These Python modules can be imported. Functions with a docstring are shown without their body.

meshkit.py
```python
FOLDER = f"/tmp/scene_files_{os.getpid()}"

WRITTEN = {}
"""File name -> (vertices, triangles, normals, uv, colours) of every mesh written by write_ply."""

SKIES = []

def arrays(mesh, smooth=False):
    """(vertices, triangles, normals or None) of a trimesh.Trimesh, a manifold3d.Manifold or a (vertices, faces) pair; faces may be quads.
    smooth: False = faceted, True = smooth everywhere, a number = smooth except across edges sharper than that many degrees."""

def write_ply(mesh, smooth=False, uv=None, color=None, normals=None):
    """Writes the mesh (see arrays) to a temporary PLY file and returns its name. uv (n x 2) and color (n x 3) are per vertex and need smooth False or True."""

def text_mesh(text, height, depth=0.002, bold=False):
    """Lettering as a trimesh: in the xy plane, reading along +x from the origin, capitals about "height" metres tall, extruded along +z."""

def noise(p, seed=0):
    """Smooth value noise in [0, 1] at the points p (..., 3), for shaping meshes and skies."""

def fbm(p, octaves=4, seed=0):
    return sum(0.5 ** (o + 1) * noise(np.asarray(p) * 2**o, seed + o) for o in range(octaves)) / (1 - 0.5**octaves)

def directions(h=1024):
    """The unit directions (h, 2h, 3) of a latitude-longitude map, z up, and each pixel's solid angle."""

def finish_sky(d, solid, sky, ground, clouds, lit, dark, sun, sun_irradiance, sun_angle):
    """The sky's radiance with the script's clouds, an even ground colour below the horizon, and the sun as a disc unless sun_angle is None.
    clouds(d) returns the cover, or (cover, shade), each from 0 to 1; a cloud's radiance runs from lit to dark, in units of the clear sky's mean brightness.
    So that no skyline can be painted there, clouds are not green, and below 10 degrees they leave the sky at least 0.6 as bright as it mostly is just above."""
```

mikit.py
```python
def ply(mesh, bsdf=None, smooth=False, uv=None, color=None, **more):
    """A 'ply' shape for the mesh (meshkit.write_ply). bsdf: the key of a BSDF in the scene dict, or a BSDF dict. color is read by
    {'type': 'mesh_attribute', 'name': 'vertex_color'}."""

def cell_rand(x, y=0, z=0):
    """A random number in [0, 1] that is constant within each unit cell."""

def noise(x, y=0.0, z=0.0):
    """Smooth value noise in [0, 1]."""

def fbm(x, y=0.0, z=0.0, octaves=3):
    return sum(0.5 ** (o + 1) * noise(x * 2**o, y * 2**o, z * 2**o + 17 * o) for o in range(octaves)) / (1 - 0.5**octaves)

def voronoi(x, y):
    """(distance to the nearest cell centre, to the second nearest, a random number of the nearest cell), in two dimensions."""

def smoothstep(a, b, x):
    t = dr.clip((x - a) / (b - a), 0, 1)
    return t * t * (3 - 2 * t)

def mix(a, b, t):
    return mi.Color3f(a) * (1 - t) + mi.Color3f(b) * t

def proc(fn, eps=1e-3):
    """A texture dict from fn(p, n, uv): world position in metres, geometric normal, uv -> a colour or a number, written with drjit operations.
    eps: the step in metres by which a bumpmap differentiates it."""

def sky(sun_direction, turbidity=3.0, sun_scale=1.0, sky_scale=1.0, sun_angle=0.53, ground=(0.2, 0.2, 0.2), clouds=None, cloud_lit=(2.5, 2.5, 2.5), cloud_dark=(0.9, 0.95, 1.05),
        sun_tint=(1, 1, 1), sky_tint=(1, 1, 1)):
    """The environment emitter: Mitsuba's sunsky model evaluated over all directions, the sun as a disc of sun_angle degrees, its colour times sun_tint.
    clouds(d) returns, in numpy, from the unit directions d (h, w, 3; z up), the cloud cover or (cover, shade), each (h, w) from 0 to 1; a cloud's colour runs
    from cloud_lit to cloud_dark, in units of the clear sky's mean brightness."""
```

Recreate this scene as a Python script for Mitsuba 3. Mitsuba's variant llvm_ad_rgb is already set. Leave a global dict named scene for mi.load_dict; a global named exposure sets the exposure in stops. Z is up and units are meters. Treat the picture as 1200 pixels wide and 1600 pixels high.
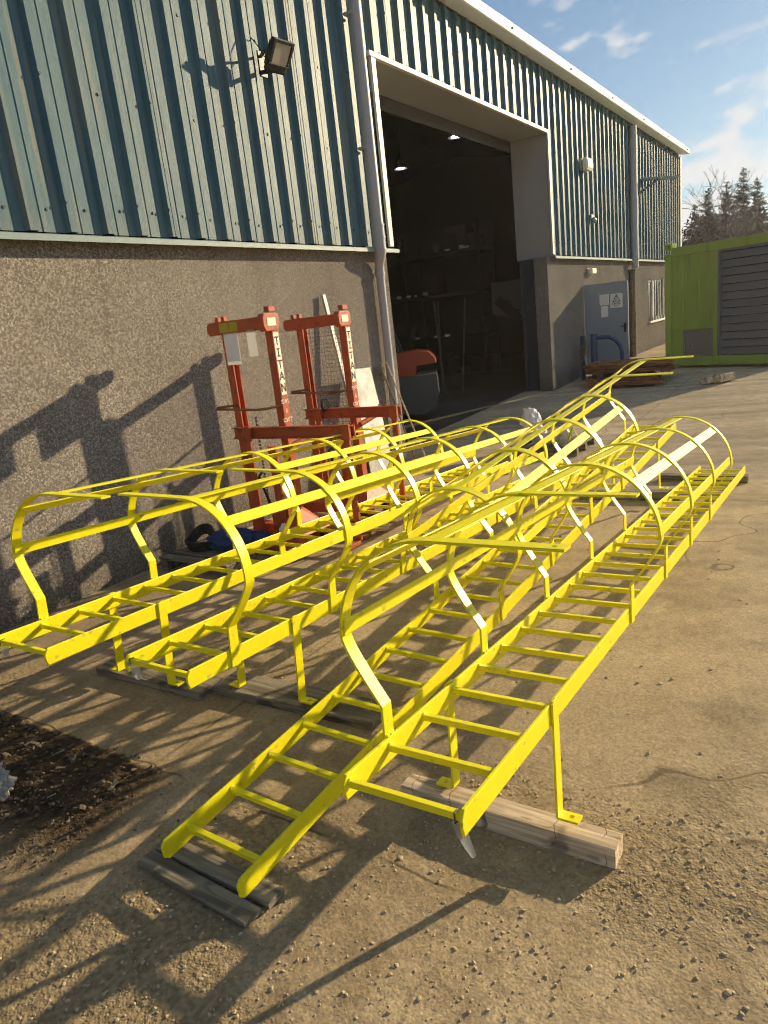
import math, numpy as np, trimesh, drjit as dr, mitsuba as mi, mikit, meshkit
import manifold3d as m3
from shapely.geometry import Polygon
T = mi.ScalarTransform4f
scene, labels = {}, {}
rng = np.random.default_rng(7)

# ------------------------------------------------------------------ camera, sky, exposure
EYE = np.array([0, 0, 2.02])
FWD = np.array([-0.54512793, 0.79818075, -0.25640402]); UPV = np.array([-0.04931422, 0.27478362, 0.96024063])
scene['camera'] = {'type': 'perspective', 'fov': 2 * math.degrees(math.atan(600 / 1104.64)), 'fov_axis': 'x', 'near_clip': 0.05, 'far_clip': 2000.0,
                   'to_world': T().look_at(origin=EYE.tolist(), target=(EYE + FWD).tolist(), up=UPV.tolist())}
AZ, EL = math.radians(25.5), math.radians(17.3)
SUN = [math.sin(AZ) * math.cos(EL), math.cos(AZ) * math.cos(EL), math.sin(EL)]


def cloud_cover(d):
    z = np.maximum(d[..., 2], 0.02)
    a = np.arctan2(d[..., 0], d[..., 1]); e = np.arcsin(np.clip(d[..., 2], -1, 1))
    q = np.stack([a * 9.0 + e * 7.0 + 2.3, e * 26 - a * 6.5, a * 0 + 5.3], -1)
    n = meshkit.fbm(q, 5, seed=21) + 0.30 * (meshkit.fbm(q * 4.1, 4, seed=3) - 0.5)
    patch = meshkit.fbm(np.stack([a * 2.4, e * 5.0, a * 0 + 1.1], -1), 3, seed=5)
    low = np.clip((0.30 - e) / 0.2, 0, 1)
    c = np.clip((n - 0.535 + 0.10 * low + 0.35 * (patch - 0.5)) / 0.13, 0, 1)
    veil = 0.16 * np.clip(1 - e / 0.5, 0, 1) ** 1.4
    return np.maximum(c ** 1.2 * 0.92, veil)


scene['sky'] = mikit.sky(SUN, turbidity=2.4, sun_scale=1.55, sky_scale=0.9, clouds=cloud_cover, cloud_lit=(3.2, 3.2, 3.2), sun_tint=(0.90, 1.0, 1.19), sky_tint=(0.86, 1.0, 1.17))
exposure = 2.15

# ------------------------------------------------------------------ materials
S, N, F = mikit.smoothstep, mikit.noise, mikit.fbm


def mat(key, color, rough=0.6, metal=0.0, spec=0.4, coat=0.0, bump=None, scale=1.0, eps=1e-3, **more):
    base = color if isinstance(color, dict) else {'type': 'rgb', 'value': list(color)}
    b = {'type': 'principled', 'base_color': base, 'roughness': rough, 'metallic': metal, 'specular': spec, **more}
    if coat:
        b |= {'clearcoat': coat, 'clearcoat_gloss': 0.85}
    if bump is not None:
        b = {'type': 'bumpmap', 'arbitrary': mikit.proc(bump, eps), 'scale': scale, 'bsdf': {'type': 'principled', 'base_color': base, 'roughness': rough, 'metallic': metal, 'specular': spec, **more}}
    scene[key] = {'type': 'twosided', 'bsdf': b}


def mixf(a, b, t):
    return mikit.mix(a, b, t)


def soil_mask(p):
    w = 0.10 * (F(p.x * 2.3, p.y * 2.3, 0, 3) - 0.5)
    edge = S(1.885, 1.845, p.y + 0.03 * (N(p.x * 9, p.y * 2) - 0.5) + 0.02 * (N(p.x * 40, p.y * 40) - 0.5)) * S(-2.62, -2.86, p.x - 0.15 * (1.87 - p.y) + 2.5 * w)
    return edge * S(1.02, 1.5, p.y + 3 * w + 0.25 * (-2.6 - p.x))


def grit_mask(p):
    return S(0.44, 0.64, F(p.x * 1.1 + 4.2, p.y * 1.1 + 1.5, 0, 3) + 0.13 * S(2.0, 1.4, p.y - 0.35 * (p.x + 0.8))) * S(3.4, 1.9, p.y)


def ground_color(p, n, uv):
    big = F(p.x * 0.55, p.y * 0.55, 0, 4)
    fine = F(p.x * 9, p.y * 9, 0, 3)
    speck = N(p.x * 130, p.y * 130)
    tracks = F(p.x * 2.6 + p.y * 0.9, p.y * 0.35, 2.0, 3)
    c = mixf((0.255, 0.192, 0.115), (0.425, 0.335, 0.212), S(0.3, 0.7, 0.5 * big + 0.3 * fine + 0.2 * tracks))
    c = mixf(c, (0.19, 0.15, 0.10), 0.40 * S(0.60, 0.74, F(p.x * 2.2 + 9, p.y * 2.2, 0, 4)))
    c = c * (0.77 + 0.42 * speck) * (0.94 + 0.12 * S(0.35, 0.65, N(p.x * 70, p.y * 70)))
    c = mixf(c, mi.Color3f(0.44, 0.36, 0.245) * (0.8 + 0.4 * fine), S(3.0, 9.0, p.y) * 0.55)
    c = c * (1 + (0.22 + 0.5 * S(4.0, 9.0, p.y)) * (F(p.x * 0.35 + p.y * 0.12, p.y * 4.2 - p.x * 1.1, 7, 3) - 0.5))
    c = c * (1 - 0.45 * S(0.0045, 0.001, dr.abs(F(p.x * 0.55 + 3, p.y * 0.55, 4, 4) - 0.5)) * S(0.45, 0.6, N(p.x * 1.4 + 5, p.y * 1.4)))
    grit = grit_mask(p)
    c = mixf(c, mi.Color3f(0.25, 0.19, 0.11) * (0.55 + 0.9 * N(p.x * 75, p.y * 75)), 0.75 * grit)
    # joints between the concrete bays
    jx = dr.abs(p.x + 2.87 + 0.02 * (N(p.y * 1.3, 3) - 0.5))
    jy = dr.abs(p.y - 1.865 - 0.34 * dr.maximum(p.x + 0.75, 0) - 0.05 * (N(p.x * 2.1, 7) - 0.5) - 0.03 * (N(p.x * 9, 7) - 0.5))
    jy2 = dr.abs(p.y - 7.3 - 0.02 * (N(p.x * 1.3, 9) - 0.5))
    c = c * (1 - 0.55 * S(0.011, 0.003, jy) * S(0.2, 0.5, N(p.x * 3.1, 5))) * (1 - 0.35 * S(0.014, 0.004, jx) * S(1.9, 2.0, p.y)) * (1 - 0.3 * S(0.02, 0.006, jy2))
    soil = soil_mask(p)
    c = mixf(c, mi.Color3f(0.040, 0.026, 0.015) * (0.4 + 1.5 * N(p.x * 45, p.y * 45)), soil * 0.95)
    return c


def ground_bump(p, n, uv):
    a = F(p.x * 62, p.y * 62, 0, 4) * 0.5 + N(p.x * 190, p.y * 190) * 0.22
    return a * (0.5 + 0.8 * grit_mask(p) + 1.8 * soil_mask(p)) * S(16, 5, p.y)


mat('ground_mat', mikit.proc(ground_color), 0.92, spec=0.15, bump=ground_bump, scale=0.009, eps=2e-3)


def rc_color(p, n, uv):
    u, v = p.y + p.x, p.z
    d1, d2, r = mikit.voronoi(u * 76, v * 76)
    tone = mixf((0.20, 0.172, 0.148), (0.42, 0.375, 0.325), S(0.05, 0.95, r))
    tone = mixf(tone, (0.62, 0.58, 0.53), 0.7 * S(0.93, 0.97, r))
    c = tone * (0.64 + 0.36 * S(0.0, 0.35, d2 - d1))
    c = c * (0.82 + 0.3 * F(u * 1.2, v * 1.2, 5, 3))
    damp = dr.maximum(S(0.75, 0.05, v + 0.5 * F(u * 1.7, 0, 3, 3) - 0.15), 0.35 * S(0.60, 0.75, F(u * 5.0, v * 0.45, 2, 3)) * S(1.0, 2.9, v))
    return mixf(c, c * mi.Color3f(0.50, 0.50, 0.44), damp * 0.8)


def rc_bump(p, n, uv):
    u, v = p.y + p.x, p.z
    d1, d2, r = mikit.voronoi(u * 76, v * 76)
    return (0.45 + 0.55 * r) * (1 - S(0.0, 0.75, d1)) + 0.15 * N(u * 190, v * 190)


mat('roughcast', mikit.proc(rc_color), 0.9, spec=0.2, bump=rc_bump, scale=0.010, eps=2e-3)


def clad_color(p, n, uv):
    streak = F(p.y * 23, p.z * 0.7, 1, 3)
    dirt = F(p.y * 3, p.z * 2.2, 4, 3)
    c = mixf((0.052, 0.120, 0.158), (0.085, 0.156, 0.186), S(0.25, 0.75, 0.6 * streak + 0.4 * dirt))
    c = mixf(c, (0.185, 0.165, 0.125), 0.45 * S(0.55, 0.80, streak) + 0.45 * S(3.5, 3.02, p.z + 0.5 * streak))
    return c


def clad_bump(p, n, uv):
    return F(p.y * 5, p.z * 2.2, 2, 3)


mat('cladding_mat', mikit.proc(clad_color), 0.52, spec=0.28, bump=clad_bump, scale=0.004, eps=4e-3)


def yellow_color(p, n, uv):
    v = F(p.x * 7, p.y * 7, p.z * 7, 3)
    c = mixf((0.74, 0.655, 0.006), (0.80, 0.725, 0.012), v)
    return mixf(c, (0.45, 0.39, 0.06), 0.7 * S(0.70, 0.80, F(p.x * 23, p.y * 23, p.z * 23, 3)))


def yellow_bump(p, n, uv):
    return F(p.x * 55, p.y * 55, p.z * 55, 2)


mat('yellow_paint', mikit.proc(yellow_color), 0.37, spec=0.42, bump=yellow_bump, scale=0.0006)


def wood(key, a, b, axis=0, rough=0.8):
    def col(p, n, uv):
        l, q, w = (p.x, p.y, p.z) if axis == 0 else (p.y, p.x, p.z)
        g = F(l * 3.2, q * 44, w * 44, 3)
        c = mixf(a, b, S(0.25, 0.75, g))
        c = c * (1 - 0.55 * S(0.62, 0.75, F(l * 7, q * 9, w * 9, 3))) * (1 - 0.35 * S(0.02, 0.0, dr.abs(N(l * 1.7, q * 22, w * 22) - 0.5)))
        if axis == 0 and a[0] > .3:
            c = c * (1 - 0.65 * S(0.03, 0.008, dr.abs(N(l * 11 + 0.5 * N(q * 30, w * 30), 4.0, 2.0) - 0.5)) * S(0.25, 0.5, N(l * 9, q * 14, w * 14)))
            c = c * (1 - 0.5 * S(0.62, 0.72, F(l * 5, q * 30, w * 30, 3)))
        return c

    def bmp(p, n, uv):
        l, q, w = (p.x, p.y, p.z) if axis == 0 else (p.y, p.x, p.z)
        return F(l * 4, q * 70, w * 70, 3)
    mat(key, mikit.proc(col), rough, spec=0.2, bump=bmp, scale=0.004)


wood('pale_timber', (0.42, 0.32, 0.215), (0.70, 0.57, 0.42))
wood('grey_timber', (0.11, 0.095, 0.072), (0.27, 0.235, 0.18))


def rust_color(p, n, uv):
    v = F(p.x * 6, p.y * 6, p.z * 16, 4)
    return mixf((0.13, 0.055, 0.022), (0.30, 0.125, 0.05), S(0.3, 0.7, v))


def orange_color(p, n, uv):
    v = F(p.x * 9, p.y * 9, p.z * 5, 4)
    c = mixf((0.35, 0.066, 0.025), (0.47, 0.105, 0.038), v)
    return mixf(c, (0.16, 0.07, 0.045), 0.8 * S(0.62, 0.72, F(p.x * 17 + 3, p.y * 17, p.z * 11, 4)))


mat('rusty_steel', mikit.proc(rust_color), 0.8)
mat('orange_paint', mikit.proc(orange_color), 0.5)


def galv_color(p, n, uv):
    v = F(p.x * 5, p.y * 5, p.z * 4, 4)
    return mixf((0.24, 0.25, 0.245), (0.46, 0.46, 0.445), S(0.3, 0.7, v))


mat('galvanised', mikit.proc(galv_color), 0.55, metal=0.25)


def green_color(p, n, uv):
    v = F(p.x * 3, p.y * 3, p.z * 3, 3)
    d = S(0.55, 0.8, F(p.x * 14, p.y * 14, p.z * 1.1, 3)) * 0.35 + 0.5 * S(0.55, 0.25, p.z + 0.3 * v)
    return mixf(mixf((0.27, 0.37, 0.065), (0.32, 0.42, 0.08), v), (0.16, 0.15, 0.08), d)


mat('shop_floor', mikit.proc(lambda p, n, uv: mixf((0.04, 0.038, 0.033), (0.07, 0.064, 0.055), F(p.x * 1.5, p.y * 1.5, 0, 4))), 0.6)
mat('green_paint', mikit.proc(green_color), 0.45)
for k, c, r in (('pipe_grey', (0.36, 0.36, 0.39), .45), ('trim_cream', (0.60, 0.57, 0.50), .5), ('trim_blue', (0.20, 0.27, 0.28), .45), ('white_gutter', (0.80, 0.79, 0.76), .45),
                ('reveal_grey', (0.33, 0.335, 0.33), .6), ('dark_steel', (0.06, 0.058, 0.055), .5), ('blue_steel', (0.024, 0.040, 0.066), .5), ('black_plastic', (0.022, 0.022, 0.024), .45),
                ('door_grey', (0.26, 0.31, 0.35), .5), ('white_sign', (0.74, 0.74, 0.72), .5), ('black_ink', (0.02, 0.02, 0.02), .6), ('cream_label', (0.78, 0.75, 0.60), .5),
                ('blue_rail', (0.035, 0.07, 0.16), .4), ('louvre_grey', (0.15, 0.155, 0.168), .55), ('hatch_grey', (0.22, 0.20, 0.17), .5), ('rope_brown', (0.20, 0.16, 0.10), .9),
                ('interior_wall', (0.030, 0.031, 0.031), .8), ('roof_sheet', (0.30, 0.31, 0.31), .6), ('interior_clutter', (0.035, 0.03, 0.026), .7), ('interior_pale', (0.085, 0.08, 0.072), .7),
                ('screw_dark', (0.03, 0.035, 0.04), .5), ('cloth_blue', (0.02, 0.05, 0.14), .9), ('yellow_label', (0.42, 0.36, 0.03), .5), ('paper', (0.78, 0.77, 0.78), .6),
                ('bark', (0.085, 0.065, 0.055), .9), ('twig_red', (0.14, 0.09, 0.08), .9), ('needles', (0.060, 0.066, 0.054), .8), ('tree_grey', (0.16, 0.14, 0.13), .9), ('forklift_grey', (0.075, 0.085, 0.09), .5), ('forklift_orange', (0.40, 0.06, 0.03), .35),
                ('lamp_plastic', (0.72, 0.68, 0.52), .4), ('lens_grey', (0.42, 0.39, 0.33), .25), ('stone', (0.42, 0.335, 0.215), .9), ('stone_dark', (0.11, 0.085, 0.06), .9), ('window_frame', (0.72, 0.73, 0.73), .4),
                ('brick_red', (0.36, 0.13, 0.08), .8), ('tag_pale', (0.72, 0.72, 0.70), .35)):
    mat(k, c, r)
scene['window_glass'] = {'type': 'twosided', 'bsdf': {'type': 'principled', 'base_color': {'type': 'rgb', 'value': [0.03, 0.035, 0.04]}, 'roughness': 0.08, 'specular': 0.6}}
scene['clear_film'] = {'type': 'principledthin', 'base_color': {'type': 'rgb', 'value': [0.62, 0.63, 0.64]}, 'roughness': 0.2, 'spec_trans': 0.45, 'diff_trans': 0.9}


# ------------------------------------------------------------------ mesh helpers
def cat(*ms):
    return trimesh.util.concatenate([m for m in ms])


def hull(pts):
    return trimesh.convex.convex_hull(np.asarray(pts, float))


def box(x0, x1, y0, y1, z0, z1, c=0.004):
    """a chamfered box"""
    a, b = np.array([x0, y0, z0], float), np.array([x1, y1, z1], float)
    c = min(c, 0.3 * (b - a).min())
    pts = []
    for i in range(8):
        k = np.array([(i >> j) & 1 for j in range(3)])
        p = np.where(k, b, a); s = np.where(k, -1, 1)
        for j in range(3):
            q = p + s * c
            q[j] = p[j]
            pts.append(q)
    return hull(pts)


def beam(p0, p1, w, t, up=(0, 0, 1), c=0.002):
    """a chamfered bar from p0 to p1: w wide across, t thick along up"""
    p0, p1 = np.asarray(p0, float), np.asarray(p1, float)
    d = p1 - p0; L = np.linalg.norm(d); d /= L
    s = np.cross(d, up); s /= np.linalg.norm(s); u = np.cross(s, d)
    m = box(-w / 2, w / 2, 0, L, -t / 2, t / 2, c)
    M = np.eye(4); M[:3, 0], M[:3, 1], M[:3, 2], M[:3, 3] = s, d, u, p0
    m.apply_transform(M)
    return m


def tube(pts, r, n=8, cap=True):
    pts = np.asarray(pts, float); rr = np.broadcast_to(r, len(pts))
    tg = np.gradient(pts, axis=0); tg /= np.linalg.norm(tg, axis=1, keepdims=True)
    ref = np.array([0.3, 0.2, 0.93]) if abs(tg[0] @ [0.3, 0.2, 0.93]) < 0.9 else np.array([1, 0, 0.0])
    V = []
    for p, t, q in zip(pts, tg, rr):
        a = ref - t * (ref @ t); a /= np.linalg.norm(a); b = np.cross(t, a); ref = a
        th = np.arange(n) * 2 * np.pi / n
        V.append(p + q * (np.cos(th)[:, None] * a + np.sin(th)[:, None] * b))
    V = np.vstack(V); Fc = []
    for i in range(len(pts) - 1):
        for j in range(n):
            a, b = i * n + j, i * n + (j + 1) % n
            Fc += [[a, b, b + n], [a, b + n, a + n]]
    if cap:
        k = len(V); V = np.vstack([V, pts[0], pts[-1]]); o = (len(pts) - 1) * n
        for j in range(n):
            Fc += [[k, (j + 1) % n, j], [k + 1, o + j, o + (j + 1) % n]]
    return trimesh.Trimesh(V, Fc, process=False)


def sweep_rect(path, width, thick, along):
    """a flat bar bent along path: width along the fixed direction 'along', thick across"""
    path = np.asarray(path, float); al = np.asarray(along, float)
    seg = np.diff(path, axis=0); sn = np.cross(seg, al); sn /= np.linalg.norm(sn, axis=1, keepdims=True)
    nn = np.vstack([sn[:1], (sn[:-1] + sn[1:]) / 2, sn[-1:]])
    ln = np.linalg.norm(nn, axis=1, keepdims=True); nn = nn / ln ** 2
    cc = 0.0012
    off = [(-width / 2 + cc, -thick / 2), (width / 2 - cc, -thick / 2), (width / 2, -thick / 2 + cc), (width / 2, thick / 2 - cc), (width / 2 - cc, thick / 2), (-width / 2 + cc, thick / 2), (-width / 2, thick / 2 - cc), (-width / 2, -thick / 2 + cc)]
    V = np.vstack([[p + a * al + b * m for a, b in off] for p, m in zip(path, nn)]); Fc = []; n = 8
    for i in range(len(path) - 1):
        for j in range(n):
            a, b = i * n + j, i * n + (j + 1) % n
            Fc += [[a, b, b + n], [a, b + n, a + n]]
    e = (len(path) - 1) * n
    for j in range(1, n - 1):
        Fc += [[0, j + 1, j], [e, e + j, e + j + 1]]
    m = trimesh.Trimesh(V, Fc, process=True)
    if m.volume < 0:
        m.invert()
    return m


def drill(m, p0, p1, r):
    """a round hole through m from p0 to p1"""
    c = trimesh.creation.cylinder(r, segment=[p0, p1], sections=16)
    tm = lambda q: m3.Manifold(m3.Mesh(np.asarray(q.vertices, np.float32), np.asarray(q.faces, np.uint32)))
    try:
        d = tm(m) - tm(c)
        if d.num_tri() < 8:
            return m
        o = d.to_mesh()
        return trimesh.Trimesh(o.vert_properties[:, :3], o.tri_verts, process=True)
    except Exception:
        return m


def prism(poly, h, at=(0, 0, 0), ax=(1, 0, 0), ay=(0, 1, 0), az=(0, 0, 1), c=0.002):
    """a convex outline extruded by h (centred) and chamfered, its x, y and normal laid along ax, ay, az"""
    P = np.asarray(poly, float); ctr = P.mean(0)
    I = ctr + (P - ctr) * (1 - 2 * c / np.abs(P - ctr).max(0).clip(1e-6))
    pts = np.vstack([np.c_[P, np.full(len(P), h / 2 - c)], np.c_[P, np.full(len(P), -h / 2 + c)], np.c_[I, np.full(len(P), h / 2)], np.c_[I, np.full(len(P), -h / 2)]])
    m = hull(pts); M = np.eye(4); M[:3, 0], M[:3, 1], M[:3, 2], M[:3, 3] = ax, ay, az, at
    m.apply_transform(M)
    if np.linalg.det(M[:3, :3]) < 0:
        m.invert()
    return m


def extr(poly, h, at=(0, 0, 0), ax=(1, 0, 0), ay=(0, 1, 0), az=(0, 0, 1)):
    m = trimesh.creation.extrude_polygon(Polygon(poly), h, engine='earcut'); M = np.eye(4); M[:3, 0], M[:3, 1], M[:3, 2], M[:3, 3] = ax, ay, az, at
    m.apply_transform(M)
    if np.linalg.det(M[:3, :3]) < 0:
        m.invert()
    return m


def blob(c, r, n=2, amp=0.3, seed=0, freq=2.0, flat=None):
    m = trimesh.creation.icosphere(subdivisions=n)
    v = np.array(m.vertices)
    k = 1 + amp * (meshkit.fbm(v * freq + seed * 3.7 + 20, 3, seed) - 0.5) * 2
    v = v * k[:, None] * np.asarray(r) + np.asarray(c)
    if flat is not None:
        v[:, 2] = np.maximum(v[:, 2], flat)
    return trimesh.Trimesh(v, m.faces, process=False)


def text(s, h, at, right, up, depth=0.002, bold=False, centre=True):
    m = meshkit.text_mesh(s, h, depth, bold)
    right, up = np.asarray(right, float), np.asarray(up, float)
    if centre:
        m.apply_translation([-(m.bounds[0][0] + m.bounds[1][0]) / 2, 0, 0])
    M = np.eye(4); M[:3, 0], M[:3, 1], M[:3, 2], M[:3, 3] = right, up, np.cross(right, up), at
    m.apply_transform(M)
    return m


def num(key):
    if key not in used:
        used.add(key)
        return key
    i = 1
    while f'{key}_{i:03d}' in used:
        i += 1
    used.add(f'{key}_{i:03d}')
    return f'{key}_{i:03d}'


used = set()


def thing(name, label, category, group=None):
    k = num(name)
    labels[k] = {'label': label, 'category': category}
    if group:
        labels[k]['group'] = group
    return k


def part(parent, name, mesh, m, smooth=False, label=None, kind=None, to_world=None):
    k = num(f'{parent}__{name}')
    d = mesh if isinstance(mesh, dict) else mikit.ply(mesh, m, smooth)
    scene[k] = d if to_world is None else {**d, 'to_world': to_world}
    if label or kind:
        labels[k] = {**({'label': label} if label else {}), **({'kind': kind} if kind else {})}
    return k


def solo(name, mesh, m, label, category, group=None, smooth=False):
    k = thing(name, label, category, group)
    scene[k] = mikit.ply(mesh, m, smooth)
    return k


# ------------------------------------------------------------------ ground
def gz(x, y):
    t = np.clip((np.asarray(y) - 8.5) / 11.5, 0, 1)
    z = 0.25 * t * t * (3 - 2 * t)
    z = z - 0.03 * np.exp(-(((np.asarray(x) + 1.1) / 0.75) ** 2 + ((np.asarray(y) - 2.1) / 0.7) ** 2))
    return z


def steps(parts):
    out = []
    for a, b, d in parts:
        out.append(np.arange(a, b - 1e-6, d))
    return np.unique(np.round(np.concatenate(out + [[parts[-1][1]]]), 5))


gx = steps([(-400, -60, 40), (-60, -10, 4), (-10, -6, 0.5), (-6, -3.6, 0.06), (-3.6, 0.6, 0.014), (0.6, 2.5, 0.06), (2.5, 10, 0.6), (10, 60, 5), (60, 400, 40)])
gy = steps([(-300, -30, 30), (-30, -2, 2), (-2, 0.5, 0.12), (0.5, 3.2, 0.013), (3.2, 6, 0.05), (6, 22, 0.35), (22, 60, 3), (60, 500, 40)])
GX, GY = np.meshgrid(gx, gy, indexing='ij')
GZ = gz(GX, GY)
q = np.stack([GX, GY, 0 * GX], -1)
near = np.clip((5.0 - GY) / 2, 0, 1) * np.clip((GX + 6) / 1.5, 0, 1) * np.clip((2 - GX), 0, 1) * np.clip((GY + 1), 0, 1)
gm = np.clip((meshkit.fbm(q * 1.1 + [4.2, 1.5, 0], 3) + 0.13 * np.clip((2.0 - (GY - .35 * (GX + .8))) / .6, 0, 1) - 0.45) / 0.15, 0, 1)
rel = 0.006 * (meshkit.fbm(q * 3, 3, 5) - 0.5) + 0.004 * (meshkit.fbm(q * 16, 3, 9) - 0.5) * (0.4 + gm) + 0.007 * gm * np.clip(meshkit.fbm(q * 45, 3, 2) - 0.5, 0, 1)
soilm = np.clip((1.87 - GY) * 12, 0, 1) * np.clip((-2.72 - GX) * 5, 0, 1) * np.clip((GY - 1.0) * 3, 0, 1)
rel = rel + soilm * (-0.012 + 0.03 * (meshkit.fbm(q * 20, 3, 4) - 0.4))
GZ = GZ + near * rel
nx, ny = GX.shape
idx = np.arange(nx * ny).reshape(nx, ny)
gf = np.stack([idx[:-1, :-1], idx[1:, :-1], idx[1:, 1:], idx[:-1, 1:]], -1).reshape(-1, 4)
scene['ground'] = mikit.ply((np.stack([GX, GY, GZ], -1).reshape(-1, 3), gf), 'ground_mat', True)
labels['ground'] = {'label': 'dusty brown concrete yard with grit, cracks and a dark soil patch', 'kind': 'structure'}


def rocks(n, xr, yr, smin, smax, seed, dens=None):
    r = np.random.default_rng(seed); ms_v, ms_f, o = [], [], 0
    base = trimesh.creation.icosahedron()
    k = 0
    while k < n:
        x, y = r.uniform(*xr), r.uniform(*yr)
        if dens is not None and r.random() > dens(x, y):
            k += 0.2
            continue
        s = smin * (smax / smin) ** (r.random() ** 2.6)
        v = base.vertices * s * r.uniform(0.6, 1.25, (12, 1)) * [1, r.uniform(.6, 1), r.uniform(.4, .75)]
        a = r.uniform(0, 6.28); c, sn = math.cos(a), math.sin(a)
        v = v @ np.array([[c, sn, 0], [-sn, c, 0], [0, 0, 1]])
        ms_v.append(v + [x, y, gz(x, y) + s * 0.18]); ms_f.append(base.faces + o); o += 12; k += 1
    return trimesh.Trimesh(np.vstack(ms_v), np.vstack(ms_f), process=False)


def grit_d(x, y):
    return 0.10 + 0.90 * float(np.clip((meshkit.fbm(np.array([x * 1.1 + 4.2, y * 1.1 + 1.5, 0]), 3) + 0.13 * np.clip((2.0 - (y - .35 * (x + .8))) / .6, 0, 1) - 0.46) / 0.15, 0, 1))


scene['gravel'] = mikit.ply(cat(rocks(7000, (-2.4, 0.5), (0.7, 2.6), 0.0015, 0.0105, 1, grit_d), rocks(900, (-3.6, 0.9), (2.4, 7.5), 0.002, 0.015, 2), rocks(30, (-2.6, 0.3), (0.8, 2.8), 0.009, 0.016, 8)), 'stone')
labels['gravel'] = {'label': 'scattered pebbles and gritty clods on the concrete', 'category': 'gravel', 'kind': 'stuff'}
scene['soil_debris'] = mikit.ply(cat(rocks(1500, (-4.3, -2.75), (1.1, 1.86), 0.003, 0.016, 3), rocks(300, (-2.95, -2.2), (0.9, 1.9), 0.002, 0.010, 4), rocks(90, (-4.2, -2.85), (1.2, 1.9), 0.010, 0.028, 14)), 'stone_dark')
labels['soil_debris'] = {'label': 'dark crumbly soil and chippings along the concrete edge', 'category': 'soil', 'kind': 'stuff'}
flat = []
for i in range(14):
    x, y = rng.uniform(-4.0, -2.9), rng.uniform(1.2, 1.8); a = rng.uniform(0, 3.14); l = rng.uniform(.012, .045)
    flat.append(beam((x - l * math.cos(a), y - l * math.sin(a), 0.012), (x + l * math.cos(a), y + l * math.sin(a), 0.02), l * .5, .003))
scene['litter'] = mikit.ply(cat(*flat), 'grey_timber')
labels['litter'] = {'label': 'small pale chips and scraps lying on the dark soil', 'category': 'litter', 'kind': 'stuff'}

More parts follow.
